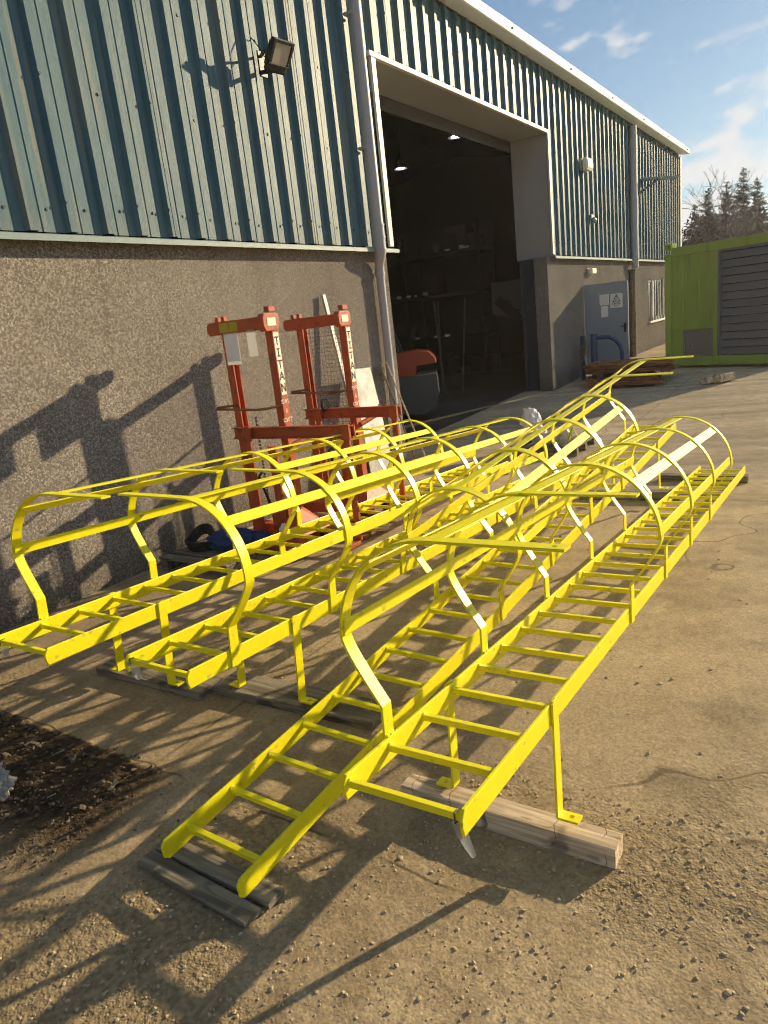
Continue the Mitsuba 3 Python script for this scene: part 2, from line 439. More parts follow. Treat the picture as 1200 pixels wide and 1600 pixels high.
# ------------------------------------------------------------------ workshop building
W = thing('workshop_building', 'large workshop with pale blue ribbed cladding above pebble-dashed walls and a tall open doorway', 'building')
WX = -5.55
DY0, DY1, DZ = 8.93, 15.5, 5.40
part(W, 'wall', box(-5.85, WX, -8, DY0 - 0.02, -0.3, 3.0, 0.008), 'roughcast')
# right wall with a window opening
wy0, wy1, wz0, wz1 = 24.3, 26.5, 1.15, 2.42
rw = cat(box(-5.85, WX, 15.3, wy0, -0.2, 3.0), box(-5.85, WX, wy1, 29.0, -0.2, 3.0), box(-5.85, WX, wy0, wy1, -0.2, wz0), box(-5.85, WX, wy0, wy1, wz1, 3.0))
part(W, 'wall', rw, 'roughcast')
PIT, PH, RH = 0.363, 3.92, 0.053
XC = -5.518


def profile(y0, y1):
    """the ribbed sheet's outline between y0 and y1"""
    pts = []
    k0, k1 = math.floor((y0 - PH) / PIT) - 1, math.ceil((y1 - PH) / PIT) + 1
    for k in range(k0, k1):
        b = PH + k * PIT
        for dy, x in ((-0.020, 0), (0, RH), (0.068, RH), (0.092, 0), (0.140, 0), (0.145, 0.006), (0.153, 0.006), (0.158, 0), (0.262, 0), (0.267, 0.006), (0.275, 0.006), (0.280, 0)):
            pts.append((b + dy, x))
    pts = np.array(pts)
    inside = pts[(pts[:, 0] > y0 + 1e-4) & (pts[:, 0] < y1 - 1e-4)]
    e = np.interp([y0, y1], pts[:, 0], pts[:, 1])
    return np.vstack([[y0, e[0]], inside, [y1, e[1]]])


def sheet(y0, y1, z0, z1, off):
    P = profile(y0, y1); zs = np.linspace(z0, z1, max(2, int((z1 - z0) / 0.9) + 1))
    n = len(P); t = 0.0012; V = []
    wob = 0.0025 * (meshkit.fbm(np.stack(np.meshgrid(P[:, 0] * 1.3, zs * 1.1, [off * 900], indexing='ij'), -1)[:, :, 0], 3) - 0.5)
    for j, z in enumerate(zs):
        V += [[XC + off + x + w, y, z] for (y, x), w in zip(P, wob[:, j])]
    Fq = [[j * n + i, j * n + i + 1, (j + 1) * n + i + 1, (j + 1) * n + i] for j in range(len(zs) - 1) for i in range(n - 1)]
    return (np.array(V), np.array(Fq))


EAVE = 6.575
y = PH - PIT * 30 + 0.034
SC = []
k = 0
while y < 28.95:
    y1 = y + 3 * PIT
    a, b = max(y, -7.9), min(y1, 28.93)
    if b - a > 0.05:
        off = 0.0016 * ((k % 2) * 2 - 1)
        if b <= DY0 - 0.0 or a >= DY1:
            segs = [(a, b, 3.03, EAVE)]
        elif a >= DY0 and b <= DY1:
            segs = [(a, b, DZ + 0.03, EAVE)]
        elif a < DY0:
            segs = [(a, DY0 - 0.03, 3.03, EAVE), (DY0 - 0.03, b, DZ + 0.03, EAVE)]
        else:
            segs = [(a, DY1 + 0.03, DZ + 0.03, EAVE), (DY1 + 0.03, b, 3.03, EAVE)]
        for s in segs:
            part(W, 'cladding_sheet', sheet(*s, off), 'cladding_mat')
    y = y1; k += 1
cap = trimesh.creation.icosphere(subdivisions=1, radius=1.0)


def screw(x, y, z, r=0.013):
    m = trimesh.creation.cylinder(r, 0.009, sections=7); m.apply_transform(trimesh.transformations.rotation_matrix(math.pi / 2, [0, 1, 0])); m.apply_translation([x + .004, y, z])
    return m


for kk in range(-16, 70):
    b = PH + kk * PIT
    for zi, z in enumerate((3.22, 4.15, 5.05, 5.95, 6.4)):
        opening = DY0 - .1 < b < DY1 and z < DZ + .1
        if opening or b > 28.8:
            continue
        z = z + 0.02 * math.sin(kk * 7.1 + zi)
        if zi in (0, 4):
            SC.append(screw(XC, b + 0.215, z))
        if kk % 3 == 0 or zi == 0 and kk % 2 == 0:
            SC.append(screw(XC + RH, b + 0.01, z + .04))
        elif zi in (1, 2, 3) and kk % 3 == 1:
            SC.append(screw(XC, b + 0.215, z))
    if DY0 < b < DY1:
        SC.append(screw(XC, b + 0.215, DZ + .1))
part(W, 'cladding_screws', cat(*SC), 'screw_dark', kind='stuff')
# liners that keep the light out, roof, far walls
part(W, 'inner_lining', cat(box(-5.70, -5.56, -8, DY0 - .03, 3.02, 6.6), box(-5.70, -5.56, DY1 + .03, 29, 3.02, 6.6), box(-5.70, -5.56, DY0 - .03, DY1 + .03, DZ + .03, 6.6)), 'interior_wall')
part(W, 'roof', hull([(-5.4, -8, 6.60), (-5.4, 29.05, 6.60), (-14, -8, 8.2), (-14, 29.05, 8.2), (-5.4, -8, 6.68), (-5.4, 29.05, 6.68), (-14, -8, 8.3), (-14, 29.05, 8.3)]), 'roof_sheet')
part(W, 'roof', hull([(-23, -8, 6.60), (-23, 29.05, 6.60), (-14.002, -8, 8.2), (-14.002, 29.05, 8.2), (-23, -8, 6.68), (-23, 29.05, 6.68), (-14.002, -8, 8.3), (-14.002, 29.05, 8.3)]), 'roof_sheet')
part(W, 'end_wall', extr([(-22.8, -.3), (-5.72, -.3), (-5.72, 6.70), (-14, 8.25), (-22.8, 6.64)], 0.15, (0, 28.85, 0), (1, 0, 0), (0, 0, 1), (0, -1, 0)), 'interior_wall')
part(W, 'end_wall', extr([(-22.8, -.3), (-5.72, -.3), (-5.72, 6.70), (-14, 8.25), (-22.8, 6.64)], 0.15, (0, -7.8, 0), (1, 0, 0), (0, 0, 1), (0, -1, 0)), 'interior_wall')
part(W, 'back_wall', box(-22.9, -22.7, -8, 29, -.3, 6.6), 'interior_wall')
part(W, 'corner_flashing', cat(box(-5.60, -5.43, 28.93, 28.96, 3.0, 6.5), box(-5.46, -5.43, 28.80, 28.93, 3.0, 6.5)), 'trim_cream')
# drip flashings along the top of the block wall
for a, b in ((-8, 4.6), (4.602, 9.02), (15.42, 20.4), (20.402, 28.95)):
    f = extr([(-5.56, 3.0), (-5.40, 2.985), (-5.40, 2.945), (-5.394, 2.945), (-5.394, 2.992), (-5.56, 3.03)], b - a, (0, a, 0), (1, 0, 0), (0, 0, 1), (0, 1, 0))
    part(W, 'drip_flashing', f, 'trim_blue')
# doorway: corner strips, soffit, reveals, roller shutter box, blue jamb
part(W, 'door_trim', box(-5.500, -5.462, DY0 - .03, DY0 + .075, 3.035, DZ - .015), 'trim_cream')
part(W, 'door_trim', box(-5.500, -5.462, DY1 - .04, DY1 + .06, 3.035, DZ - .015), 'trim_cream')
part(W, 'door_trim', box(-5.52, -5.458, DY0 - .06, DY1 + .08, DZ - .012, DZ + .055), 'trim_cream')
part(W, 'soffit', box(-6.30, -5.52, DY0 - .3, DY1 + .02, DZ, DZ + .03), 'reveal_grey')
part(W, 'door_reveal', box(-6.30, -5.52, DY1, DY1 + .03, 3.0, DZ - .002), 'reveal_grey')
part(W, 'door_reveal', box(-6.30, -5.52, DY0 - .05, DY0 - .028, 3.0, DZ - .002), 'reveal_grey')
part(W, 'door_pier', box(-6.25, -5.853, 15.505, 15.8, -.2, 2.99), 'reveal_grey')
part(W, 'door_guide', extr([(0, 0), (.40, 0), (.40, .06), (.33, .06), (.33, .03), (.07, .03), (.07, .06), (0, .06)], 3.0, (-6.22, 15.50, 0.0), (1, 0, 0), (0, -1, 0), (0, 0, 1)), 'blue_steel')
part(W, 'shutter_box', cat(box(-6.42, -6.31, DY0 - .2, DY1 + .3, 5.26, 5.42), box(-6.36, -6.302, DY0 - .2, DY1 + .3, 5.19, 5.258)), 'dark_steel')
# eaves gutter
gut = extr([(-5.485, 6.585), (-5.205, 6.555), (-5.185, 6.57), (-5.165, 6.70), (-5.185, 6.725), (-5.235, 6.725), (-5.235, 6.665), (-5.485, 6.665)], 20.5, (0, -8, 0), (1, 0, 0), (0, 0, 1), (0, 1, 0))
part(W, 'gutter', gut, 'white_gutter')
gut = extr([(-5.485, 6.585), (-5.205, 6.555), (-5.185, 6.57), (-5.165, 6.710), (-5.185, 6.7125), (-5.235, 6.7125), (-5.235, 6.665), (-5.485, 6.665)], 16.6, (0, 12.502, 0), (1, 0, 0), (0, 0, 1), (0, 1, 0))
part(W, 'gutter', gut, 'white_gutter')
for gy_ in (1.0, 4.0, 7.0, 10, 13.1, 16.2, 19.3, 22.4, 25.5, 28.6):
    part(W, 'gutter_bolt', box(-5.178, -5.150, gy_, gy_ + .05, 6.62, 6.65), 'dark_steel')
fx = np.linspace(-22.6, -6.25, 12); fy = np.linspace(-7.5, 28.6, 60)
FX, FY = np.meshgrid(fx, fy, indexing='ij'); fi = np.arange(FX.size).reshape(FX.shape)
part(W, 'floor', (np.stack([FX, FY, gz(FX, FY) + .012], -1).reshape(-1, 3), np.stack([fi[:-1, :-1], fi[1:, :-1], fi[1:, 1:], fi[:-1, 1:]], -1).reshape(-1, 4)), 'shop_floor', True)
# window with frame, panes and bars
wf = cat(box(-5.72, -5.64, wy0, wy0 + .07, wz0, wz1), box(-5.72, -5.64, wy1 - .07, wy1, wz0, wz1), box(-5.72, -5.64, wy0 + .07, wy1 - .07, wz0, wz0 + .07), box(-5.72, -5.64, wy0 + .07, wy1 - .07, wz1 - .07, wz1), box(-5.72, -5.64, 25.36, 25.44, wz0 + .07, wz1 - .07))
win = part(W, 'window', wf, 'window_frame')
part(win, 'pane', box(-5.69, -5.68, wy0 + .07, 25.36, wz0 + .07, wz1 - .07), 'window_glass')
part(win, 'pane', box(-5.69, -5.68, 25.44, wy1 - .07, wz0 + .07, wz1 - .07), 'window_glass')
part(win, 'sill', box(-5.70, -5.46, wy0 - .08, wy1 + .08, wz0 - .07, wz0 - .003), 'window_frame')
for i in range(6):
    yb = wy0 + .12 + i * .40
    part(win, 'bar', cat(box(-5.50, -5.46, yb, yb + .045, wz0 - .002, wz1 - .02), box(-5.58, -5.44, yb - .02, yb + .075, wz0 + .0, wz0 + .10)), 'galvanised')
# the steel door, standing open at right angles to the wall
dr_ = part(W, 'door', box(-5.53, -4.50, 17.68, 17.73, 0.30, 2.36), 'door_grey', label='grey steel door standing open with paper notices')
part(dr_, 'notice', box(-5.16, -4.935, 17.672, 17.679, 1.85, 2.10), 'white_sign')
part(dr_, 'notice', box(-5.13, -4.965, 17.672, 17.679, 1.575, 1.83), 'paper')
sg = part(dr_, 'caution_sign', box(-4.905, -4.62, 17.670, 17.679, 1.765, 2.09), 'white_sign', label='white caution sign with warning triangle')
tri = extr([(-.095, 0), (.095, 0), (0, .165)], .003, (-4.762, 17.669, 1.905), (1, 0, 0), (0, 0, 1), (0, -1, 0))
tri_in = extr([(-.068, 0), (.068, 0), (0, .118)], .003, (-4.762, 17.666, 1.918), (1, 0, 0), (0, 0, 1), (0, -1, 0))
part(dr_, 'warning_triangle', tri, 'black_ink')
part(dr_, 'warning_triangle', tri_in, 'white_sign')
part(dr_, 'lettering', cat(text('Caution', .042, (-4.762, 17.669, 1.845), (1, 0, 0), (0, 0, 1), bold=True), text('Heavy plant', .022, (-4.762, 17.669, 1.80), (1, 0, 0), (0, 0, 1)),
                           beam((-4.79, 17.662, 1.93), (-4.745, 17.662, 1.985), .012, .003, (0, 1, 0)), beam((-4.775, 17.662, 1.93), (-4.73, 17.662, 1.965), .010, .003, (0, 1, 0))), 'black_ink')
part(dr_, 'handle', cat(box(-4.60, -4.55, 17.655, 17.679, 1.19, 1.40), beam((-4.575, 17.63, 1.33), (-4.68, 17.63, 1.33), .02, .02)), 'black_plastic')

# interior shapes seen dimly through the doorway
for i, (lx, ly, lz) in enumerate(((-7.55, 15.5, 5.77), (-9.95, 17.1, 5.77))):
    L = thing('ceiling_light', ['lit round high-bay lamp nearer the doorway, the upper right one', 'lit round high-bay lamp deeper inside, the lower left one'][i], 'ceiling lamp')
    part(L, 'housing', trimesh.creation.revolve([(0, .24), (.05, .24), (.07, .12), (.19, .05), (.19, 0), (.17, 0), (.17, .03), (0, .03)], sections=24).apply_translation([lx, ly, lz]), 'dark_steel', 40)
    part(L, 'rod', tube([(lx, ly, lz + .24), (lx, ly, lz + .95)], .012), 'dark_steel')
    em = trimesh.creation.cylinder(.105, .012, sections=24).apply_translation([lx, ly, lz + .012])
    d = mikit.ply(em, 'white_sign'); d['emitter'] = {'type': 'area', 'radiance': {'type': 'rgb', 'value': [9.0, 9.2, 9.6]}}
    part(L, 'diffuser', d, None)
fk = thing('forklift', 'orange and grey forklift truck parked in the dark just inside the doorway', 'forklift')


def fkpt(m):
    m.apply_transform(trimesh.transformations.rotation_matrix(math.radians(28), [0, 0, 1])); m.apply_translation([-7.45, 12.35, 0.06]); return m


part(fk, 'counterweight', fkpt(extr([(-.9, .28), (.25, .16), (.50, .28), (.58, .55), (.56, .92), (-.9, .92)], 1.05, (0, .525, 0), (1, 0, 0), (0, 0, 1), (0, -1, 0))), 'forklift_grey')
part(fk, 'engine_cover', fkpt(extr([(-.9, .925), (.14, .925), (.18, 1.10), (.57, 1.12), (.55, 1.22), (.44, 1.34), (.2, 1.38), (-.9, 1.32)], 1.0, (0, .5, 0), (1, 0, 0), (0, 0, 1), (0, -1, 0))), 'forklift_orange')
part(fk, 'seat', fkpt(cat(box(-.85, -.35, -.25, .25, 1.35, 1.47, .03), box(-.45, -.33, -.25, .25, 1.47, 1.95, .03))), 'black_plastic')
for s in (-1, 1):
    w_ = trimesh.creation.cylinder(.27, .2, sections=28); w_.apply_transform(trimesh.transformations.rotation_matrix(math.pi / 2, [1, 0, 0])); w_.apply_translation([-.45, s * .45, .22])
    part(fk, 'wheel', fkpt(w_), 'black_plastic', 30)
    part(fk, 'roof_post', fkpt(tube([(-.1, s * .45, 1.3), (-.35, s * .45, 2.1), (-1.4, s * .45, 2.15), (-1.7, s * .45, .9)], .03)), 'black_plastic')
part(fk, 'chassis', fkpt(box(-1.9, -.9, -.45, .45, .25, .8, .02)), 'forklift_grey')
rk = thing('storage_rack', 'tall dark storage rack crowded with stock inside the doorway', 'rack')
for xx in (-17.2, -14.6, -12.0, -9.4):
    part(rk, 'upright', cat(beam((xx, 20.2, .2), (xx, 20.2, 4.6), .09, .09, (0, 1, 0)), beam((xx, 21.2, .2), (xx, 21.2, 4.6), .09, .09, (0, 1, 0))), 'interior_clutter')
for zz in (1.3, 2.6, 3.8):
    part(rk, 'shelf', box(-17.3, -9.3, 20.15, 21.25, zz, zz + .1), 'interior_wall')
for i in range(34):
    x0 = rng.uniform(-17, -9.9); zz = (0.25, 1.41, 2.71, 3.91)[i % 4]
    w_, h_ = rng.uniform(.2, .8), rng.uniform(.12, .75)
    k_ = num('stock_box')
    scene[k_] = mikit.ply(box(x0, x0 + w_, 20.2 + rng.uniform(0, .2), 20.9, zz, zz + h_, .01), ['interior_clutter', 'interior_wall', 'interior_clutter', 'interior_clutter'][i % 4])
    labels[k_] = {'label': 'dark stock item barely visible on the storage rack inside the doorway', 'category': 'stock', 'group': 'stock on the rack inside'}
for i in range(16):
    x0 = rng.uniform(-16, -9.6); zz = (1.405, 2.705, 3.905)[i % 3]; w_ = rng.uniform(.06, .2)
    k_ = num('stock_box')
    scene[k_] = mikit.ply(box(x0, x0 + w_, 20.16, 20.19, zz, zz + rng.uniform(.04, .10), .01), 'tag_pale')
    labels[k_] = {'label': 'small pale stock item on the front edge of the dark storage rack', 'category': 'stock', 'group': 'pale items on the rack inside'}
st = thing('steel_stair', 'dim steel stair with a pale side panel inside the doorway at right', 'stair')
part(st, 'string', beam((-8.2, 18.6, 2.3), (-6.75, 18.6, .9), .25, .06, (0, 1, 0)), 'interior_clutter')
part(st, 'side_panel', extr([(-8.4, 1.9), (-6.8, 1.55), (-6.8, 2.75), (-8.4, 2.75)], .04, (0, 18.75, 0), (1, 0, 0), (0, 0, 1), (0, -1, 0)), 'interior_pale')
for i in range(6):
    part(st, 'tread', box(-8.1 + i * .25, -7.85 + i * .25, 18.6, 19.4, 2.2 - i * .24, 2.23 - i * .24), 'interior_clutter')
for i, (xx, yy) in enumerate(((-8.3, 15.4), (-8.6, 15.8), (-8.1, 15.9))):
    solo('leaning_rod', tube([(xx, yy, .1), (xx - .25 + .2 * i, yy + .25, 2.4)], .022), 'interior_pale', ['pale rod leaning upright inside the doorway, left of three', 'pale rod leaning upright inside the doorway, middle of three', 'pale rod leaning upright inside the doorway, right of three'][i], 'rod')

# ------------------------------------------------------------------ downpipes and fittings on the wall
dp = thing('downpipe', 'grey plastic downpipe beside the tall doorway with a swan neck at the flashing', 'downpipe')
PX, PY = -5.36, 8.47
part(dp, 'upper_pipe', tube([(PX, PY, 6.46), (PX, PY, 3.25)], .078, 18), 'pipe_grey', 40)
part(dp, 'swan_neck', tube([(PX, PY, 3.26), (PX, PY, 3.0), (PX - .01, PY + .01, 2.93), (PX - .085, PY + .07, 2.80), (PX - .1, PY + .085, 2.74), (PX - .1, PY + .085, 2.66)], [.081, .081, .079, .066, .064, .064], 18), 'pipe_grey', 40)
part(dp, 'lower_pipe', tube([(PX - .1, PY + .085, 2.67), (PX - .1, PY + .085, 0.0)], .058, 18), 'pipe_grey', 40)
for z, r, dx, dy in ((3.27, .09, 0, 0), (3.12, .09, 0, 0), (2.97, .087, 0, 0), (2.67, .072, -.1, .085), (1.35, .066, -.1, .085)):
    part(dp, 'collar', trimesh.creation.cylinder(r, .028 if z != 2.67 else .05, sections=22).apply_translation([PX + dx, PY + dy, z]), 'pipe_grey', 30)
for z in (5.72, 4.2):
    part(dp, 'bracket', cat(box(PX - .12, PX, PY - .10, PY + .10, z, z + .03)), 'pipe_grey')
dp2 = thing('downpipe', 'second grey downpipe on the far part of the wall between door and window', 'downpipe')
part(dp2, 'upper_pipe', tube([(-5.38, 22.0, 6.46), (-5.38, 22.0, 2.75)], .10, 16), 'pipe_grey', 40)
part(dp2, 'lower_pipe', tube([(-5.46, 22.0, 2.70), (-5.46, 22.0, .1)], .088, 16), 'grey_timber', 40)
part(dp2, 'collar', trimesh.creation.cylinder(.115, .07, sections=20).apply_translation([-5.38, 22.0, 3.0]), 'pipe_grey', 30)
part(dp2, 'collar', trimesh.creation.cylinder(.115, .05, sections=20).apply_translation([-5.46, 22.0, 2.70]), 'grey_timber', 30)
part(dp2, 'collar', trimesh.creation.cylinder(.105, .04, sections=20).apply_translation([-5.46, 22.0, 1.5]), 'grey_timber', 30)

fl = thing('floodlight', 'black floodlight on a bracket fixed to the blue cladding, tilted down', 'floodlight')
nrm = np.array([0.82, -0.08, -0.57]); nrm /= np.linalg.norm(nrm)
rt = np.cross([0, 0, 1], nrm); rt /= np.linalg.norm(rt); upv = np.cross(nrm, rt)
FC = np.array([-5.17, 6.60, 4.82])


def flpt(m):
    M = np.eye(4); M[:3, 0], M[:3, 1], M[:3, 2], M[:3, 3] = rt, upv, nrm, FC
    m.apply_transform(M); return m


part(fl, 'body', flpt(cat(prism([(-.135, -.165), (.135, -.165), (.15, -.135), (.15, .13), (.135, .15), (-.135, .15), (-.15, .13), (-.15, -.135)], .05, c=.012), *[box(-.12 + i * .04, -.112 + i * .04, -.11, .11, -.06, -.02, .001) for i in range(7)])), 'black_plastic')
part(fl, 'bezel', flpt(cat(box(-.145, .145, .118, .148, .02, .045), box(-.145, .145, -.095, -.075, .02, .045), box(-.145, -.112, -.075, .118, .02, .045), box(.112, .145, -.075, .118, .02, .045))), 'black_plastic')
part(fl, 'lens', flpt(box(-.112, .112, -.075, .118, .024, .031)), 'lens_grey')
part(fl, 'bracket', cat(box(XC + RH, XC + RH + .02, 6.60, 6.72, 4.70, 4.95), beam((XC + RH, 6.66, 4.90), FC - nrm * .04 - rt * .17, .035, .02), beam((XC + RH, 6.62, 4.74), FC - nrm * .04 - upv * .16, .05, .03)), 'black_plastic')
part(fl, 'cable', tube([(XC + .02, 6.50, 4.98), (XC + .08, 6.52, 5.04), (XC + .14, 6.54, 4.95), (XC + .16, 6.60, 4.86), (XC + .2, 6.58, 4.84)], .006, 6), 'black_plastic')
bl = thing('bulkhead_lamp', 'square cream bulkhead lamp high on the ribbed cladding right of the doorway', 'wall lamp')
part(bl, 'base', box(XC + RH, XC + RH + .05, 17.45, 17.95, 4.88, 5.14, .01), 'reveal_grey')
part(bl, 'diffuser', prism([(-.22, -.13), (.22, -.13), (.25, 0), (.22, .13), (-.22, .13), (-.25, 0)], .14, (XC + RH + .125, 17.7, 5.01), (0, 1, 0), (0, 0, 1), (1, 0, 0), .03), 'lamp_plastic')
b2 = thing('bulkhead_lamp', 'small cream lamp on the pebble-dashed wall above the grey door', 'wall lamp')
part(b2, 'base', box(WX, WX + .03, 18.0, 18.42, 2.60, 2.76, .008), 'reveal_grey')
part(b2, 'diffuser', box(WX + .03, WX + .14, 18.03, 18.39, 2.615, 2.75, .02), 'lamp_plastic')
cc = thing('sensor_dome', 'small pale sensor dome on the cladding below the cream bulkhead lamp', 'sensor')
part(cc, 'base', box(XC + RH, XC + RH + .05, 18.12, 18.36, 3.86, 3.98, .01), 'trim_blue')
part(cc, 'dome', blob((XC + RH + .08, 18.2, 3.84), (.06, .08, .07), 2, 0.02), 'trim_blue', 40)
an = thing('wall_arm', 'grey flat panel held out from the far cladding by a strut', 'wall arm')
part(an, 'panel', beam((XC + .03, 23.3, 5.24), (XC + .9, 24.0, 5.20), .30, .05), 'trim_blue')
part(an, 'strut', beam((XC + .03, 22.6, 4.72), (XC + .45, 23.5, 5.18), .05, .05), 'dark_steel')
part(an, 'mount', box(XC + .0, XC + .06, 22.5, 22.75, 4.6, 4.8), 'dark_steel')

# ------------------------------------------------------------------ caged ladders
KS = 1 / 1.0198
A0, TS, DS, PR, U0, CW, RO, LF, TL = .213, .012, .0888, .25, .004, .368, .386, 6.6434, .4725
H0, D1, D2 = .2794, .827, .8168
HU = [H0, H0 + D1] + [H0 + D1 + D2 * i for i in range(1, 5)]
BW, BT = .060, .010
XF = A0 + TS + .0005 + BT / 2


def hoop_path(half, s):
    """centre line in the x-z plane; the closed side is -s"""
    R = RO - BT / 2; side = -s; pts = [(side * XF, -DS), (side * XF, .118)]
    p0, p1, p2 = np.array([XF, .118]), np.array([R - .004, .318]), np.array([R, CW])
    for t in np.linspace(.06, 1, 9):
        q_ = (1 - t) ** 2 * p0 + 2 * t * (1 - t) * p1 + t * t * p2
        pts.append((side * q_[0], q_[1]))
    for a in np.radians(np.arange(6, 91, 6)):
        pts.append((side * R * math.cos(a), CW + R * math.sin(a)))
    if half:
        pts.append((s * .2, CW + R)); pts.append((s * TL, CW + R))
    else:
        pts += [(-x, z) for x, z in pts[-2::-1]]
    return np.array(pts)


def hoop_mesh(u, half, s):
    P = hoop_path(half, s)
    m = sweep_rect(np.c_[P[:, 0], np.full(len(P), u), P[:, 1]], BW, BT, (0, 1, 0))
    if half:
        zt = CW + RO
        m = drill(m, (s * (TL - .04), u, zt - .05), (s * (TL - .04), u, zt + .05), .009)
    return m


def strap_mesh(th, u0, u1):
    """th: degrees above the horizontal on the +x side"""
    t = math.radians(th); rad = np.array([math.cos(t), 0, math.sin(t)]); r = RO - BT - .0036
    c = np.array([0, 0, CW]) + rad * r
    return beam(c + [0, u0, 0], c + [0, u1, 0], .060, .007, rad, .0015)


def leg_mesh(s, L):
    P = [(s * (XF + .0008), 0.002), (s * (XF + .0008), -L + .012), (s * (XF + .004), -L + .0055), (s * (XF + .010), -L + .005), (s * (XF + .085), -L + .005)]
    m = sweep_rect(np.array([[x, .75, z] for x, z in P]), .06, .010, (0, 1, 0))
    m = drill(m, (s * (XF + .052), .75, -L - .05), (s * (XF + .052), .75, -L + .04), .011)
    bl_ = [blob((s * (XF - .004), .735 + .01 * i, .004), (.008, .007, .005), 1, .2, i) for i in range(4)]
    return cat(m, *bl_)


def weld_mesh(x, u):
    return cat(*[blob((x * (1 if i % 2 else .985), u - .02 + .012 * i, .003), (.008, .008, .005), 1, .25, i) for i in range(4)])


c_ = .022
stringer_outline = [(-.028 + c_ * 0, -.03), (-.028 + .0, -.055), (-.016, -.0888), (LF - .02, -.0888), (LF, -.07), (LF, -.02), (LF - .02, 0), (-.008, 0)]
proto = {}
for s in (1, -1):
    proto['hoop', s] = [mikit.ply(hoop_mesh(u, i < 2, s), 'yellow_paint', 35) for i, u in enumerate(HU)]
    e0, e1 = -.02, .03
    proto['strap', s] = [mikit.ply(strap_mesh(90 + s * a, HU[i0] + (e0 if i0 == 0 else -.02), HU[5] + e1), 'yellow_paint') for a, i0 in ((85, 0), (43, 0), (0, 0), (-43, 2), (-85, 2))]
proto['stringer'] = [mikit.ply(prism(stringer_outline, TS, (s * (A0 + TS / 2), 0, 0), (0, 1, 0), (0, 0, 1), (1, 0, 0), .0015), 'yellow_paint') for s in (-1, 1)]
rung_m = cat(box(-A0 - .0005, A0 + .0005, -.0125, .0125, -.0335 - .0125, -.0335 + .0125, .0018), *[blob((sx * (A0 - .002), 0, -.034 + .014), (.006, .011, .005), 1, .2, 3) for sx in (-1, 1)])
proto['rung'] = mikit.ply(rung_m, 'yellow_paint')
NR = 26


def frame_of(o, yaw, pit, roll, rev):
    u = np.array([math.cos(pit) * math.sin(yaw), math.cos(pit) * math.cos(yaw), math.sin(pit)]); v = np.array([math.cos(yaw), -math.sin(yaw), 0]); w = np.cross(v, u)
    c, sn = math.cos(roll), math.sin(roll); v, w = c * v + sn * w, c * w - sn * v
    o = np.array(o, float)
    if rev:
        o = o + u * LF; u, v = -u, -v
    o = (o + [0, 0, .04]) * KS
    M = np.eye(4); M[:3, 0], M[:3, 1], M[:3, 2], M[:3, 3] = v * KS, u * KS, w * KS, o
    return M


LADDERS = [((-3.624, 1.782, .607), -.0446, -.073, -.0193, 1, 0, (.525, .52), 'yellow caged ladder nearest the pebble-dashed wall, its open hoop ends pointing away from the wall'),
           ((-2.727, 1.935, .576), -.0115, -.0714, -.0124, -1, 0, (.505, .495), 'second yellow caged ladder from the wall, its open hoop ends pointing towards the wall'),
           ((-2.022, 1.413, .107), .0344, .0802, .0031, -1, 1, (.485, .485), 'yellow caged ladder whose bare lower end lies on grey boards in the foreground'),
           ((-1.133, 1.582, .590), .0002, -.0684, .018, 1, 0, (.485, .490), 'rightmost yellow caged ladder, its near feet standing on a thick pale timber')]
LM = []
for o, yaw, pit, roll, s, rev, LL, lab in LADDERS:
    M = frame_of(o, yaw, pit, roll, rev); LM.append(M); TW = T(M.tolist())
    k = thing('caged_ladder', lab, 'ladder', 'yellow caged ladders laid out on the yard')
    for d in proto['stringer']:
        part(k, 'stringer', d, None, to_world=TW)
    for i in range(NR + 1):
        Mr = np.eye(4); Mr[1, 3] = U0 + i * PR
        part(k, 'rung', proto['rung'], None, to_world=T((M @ Mr).tolist()))
    for d in proto['hoop', s]:
        part(k, 'hoop', d, None, to_world=TW)
    for d in proto['strap', s]:
        part(k, 'strap', d, None, to_world=TW)
    for sd, L in zip((-1, 1), LL):
        part(k, 'leg', leg_mesh(sd, L), 'yellow_paint', 35, to_world=TW)
    wl = [weld_mesh(-s * (XF - .003), u) for u in HU] + [weld_mesh(s * (XF - .003), u) for u in HU[2:]]
    part(k, 'welds', cat(*wl), 'yellow_paint', 50, kind='stuff', to_world=TW)


def lpt(i, x, u, z):
    return (LM[i] @ np.array([x, u, z, 1]))[:3]


# plastic tags tied to the first rungs
def tag_mesh(p, d1, w, seed):
    d1 = np.asarray(d1, float); sd = np.cross(d1, [0, 0, 1]); sd /= np.linalg.norm(sd)
    V, Fq = [], []
    for i, t in enumerate(np.linspace(0, 1, 6)):
        c = p + d1 * t + np.array([0, 0, .012 * math.sin(3 * t + seed)]); ww = w * (.25 + .75 * math.sin(math.pi * min(.5 + t * .45, .93)))
        for e in (-1, 0, 1):
            V.append(c + sd * ww * e + np.array([0, 0, .006 * abs(e)]))
    for i in range(5):
        for j in range(2):
            a = i * 3 + j; Fq.append([a, a + 1, a + 4, a + 3])
    return (np.array(V), np.array(Fq))


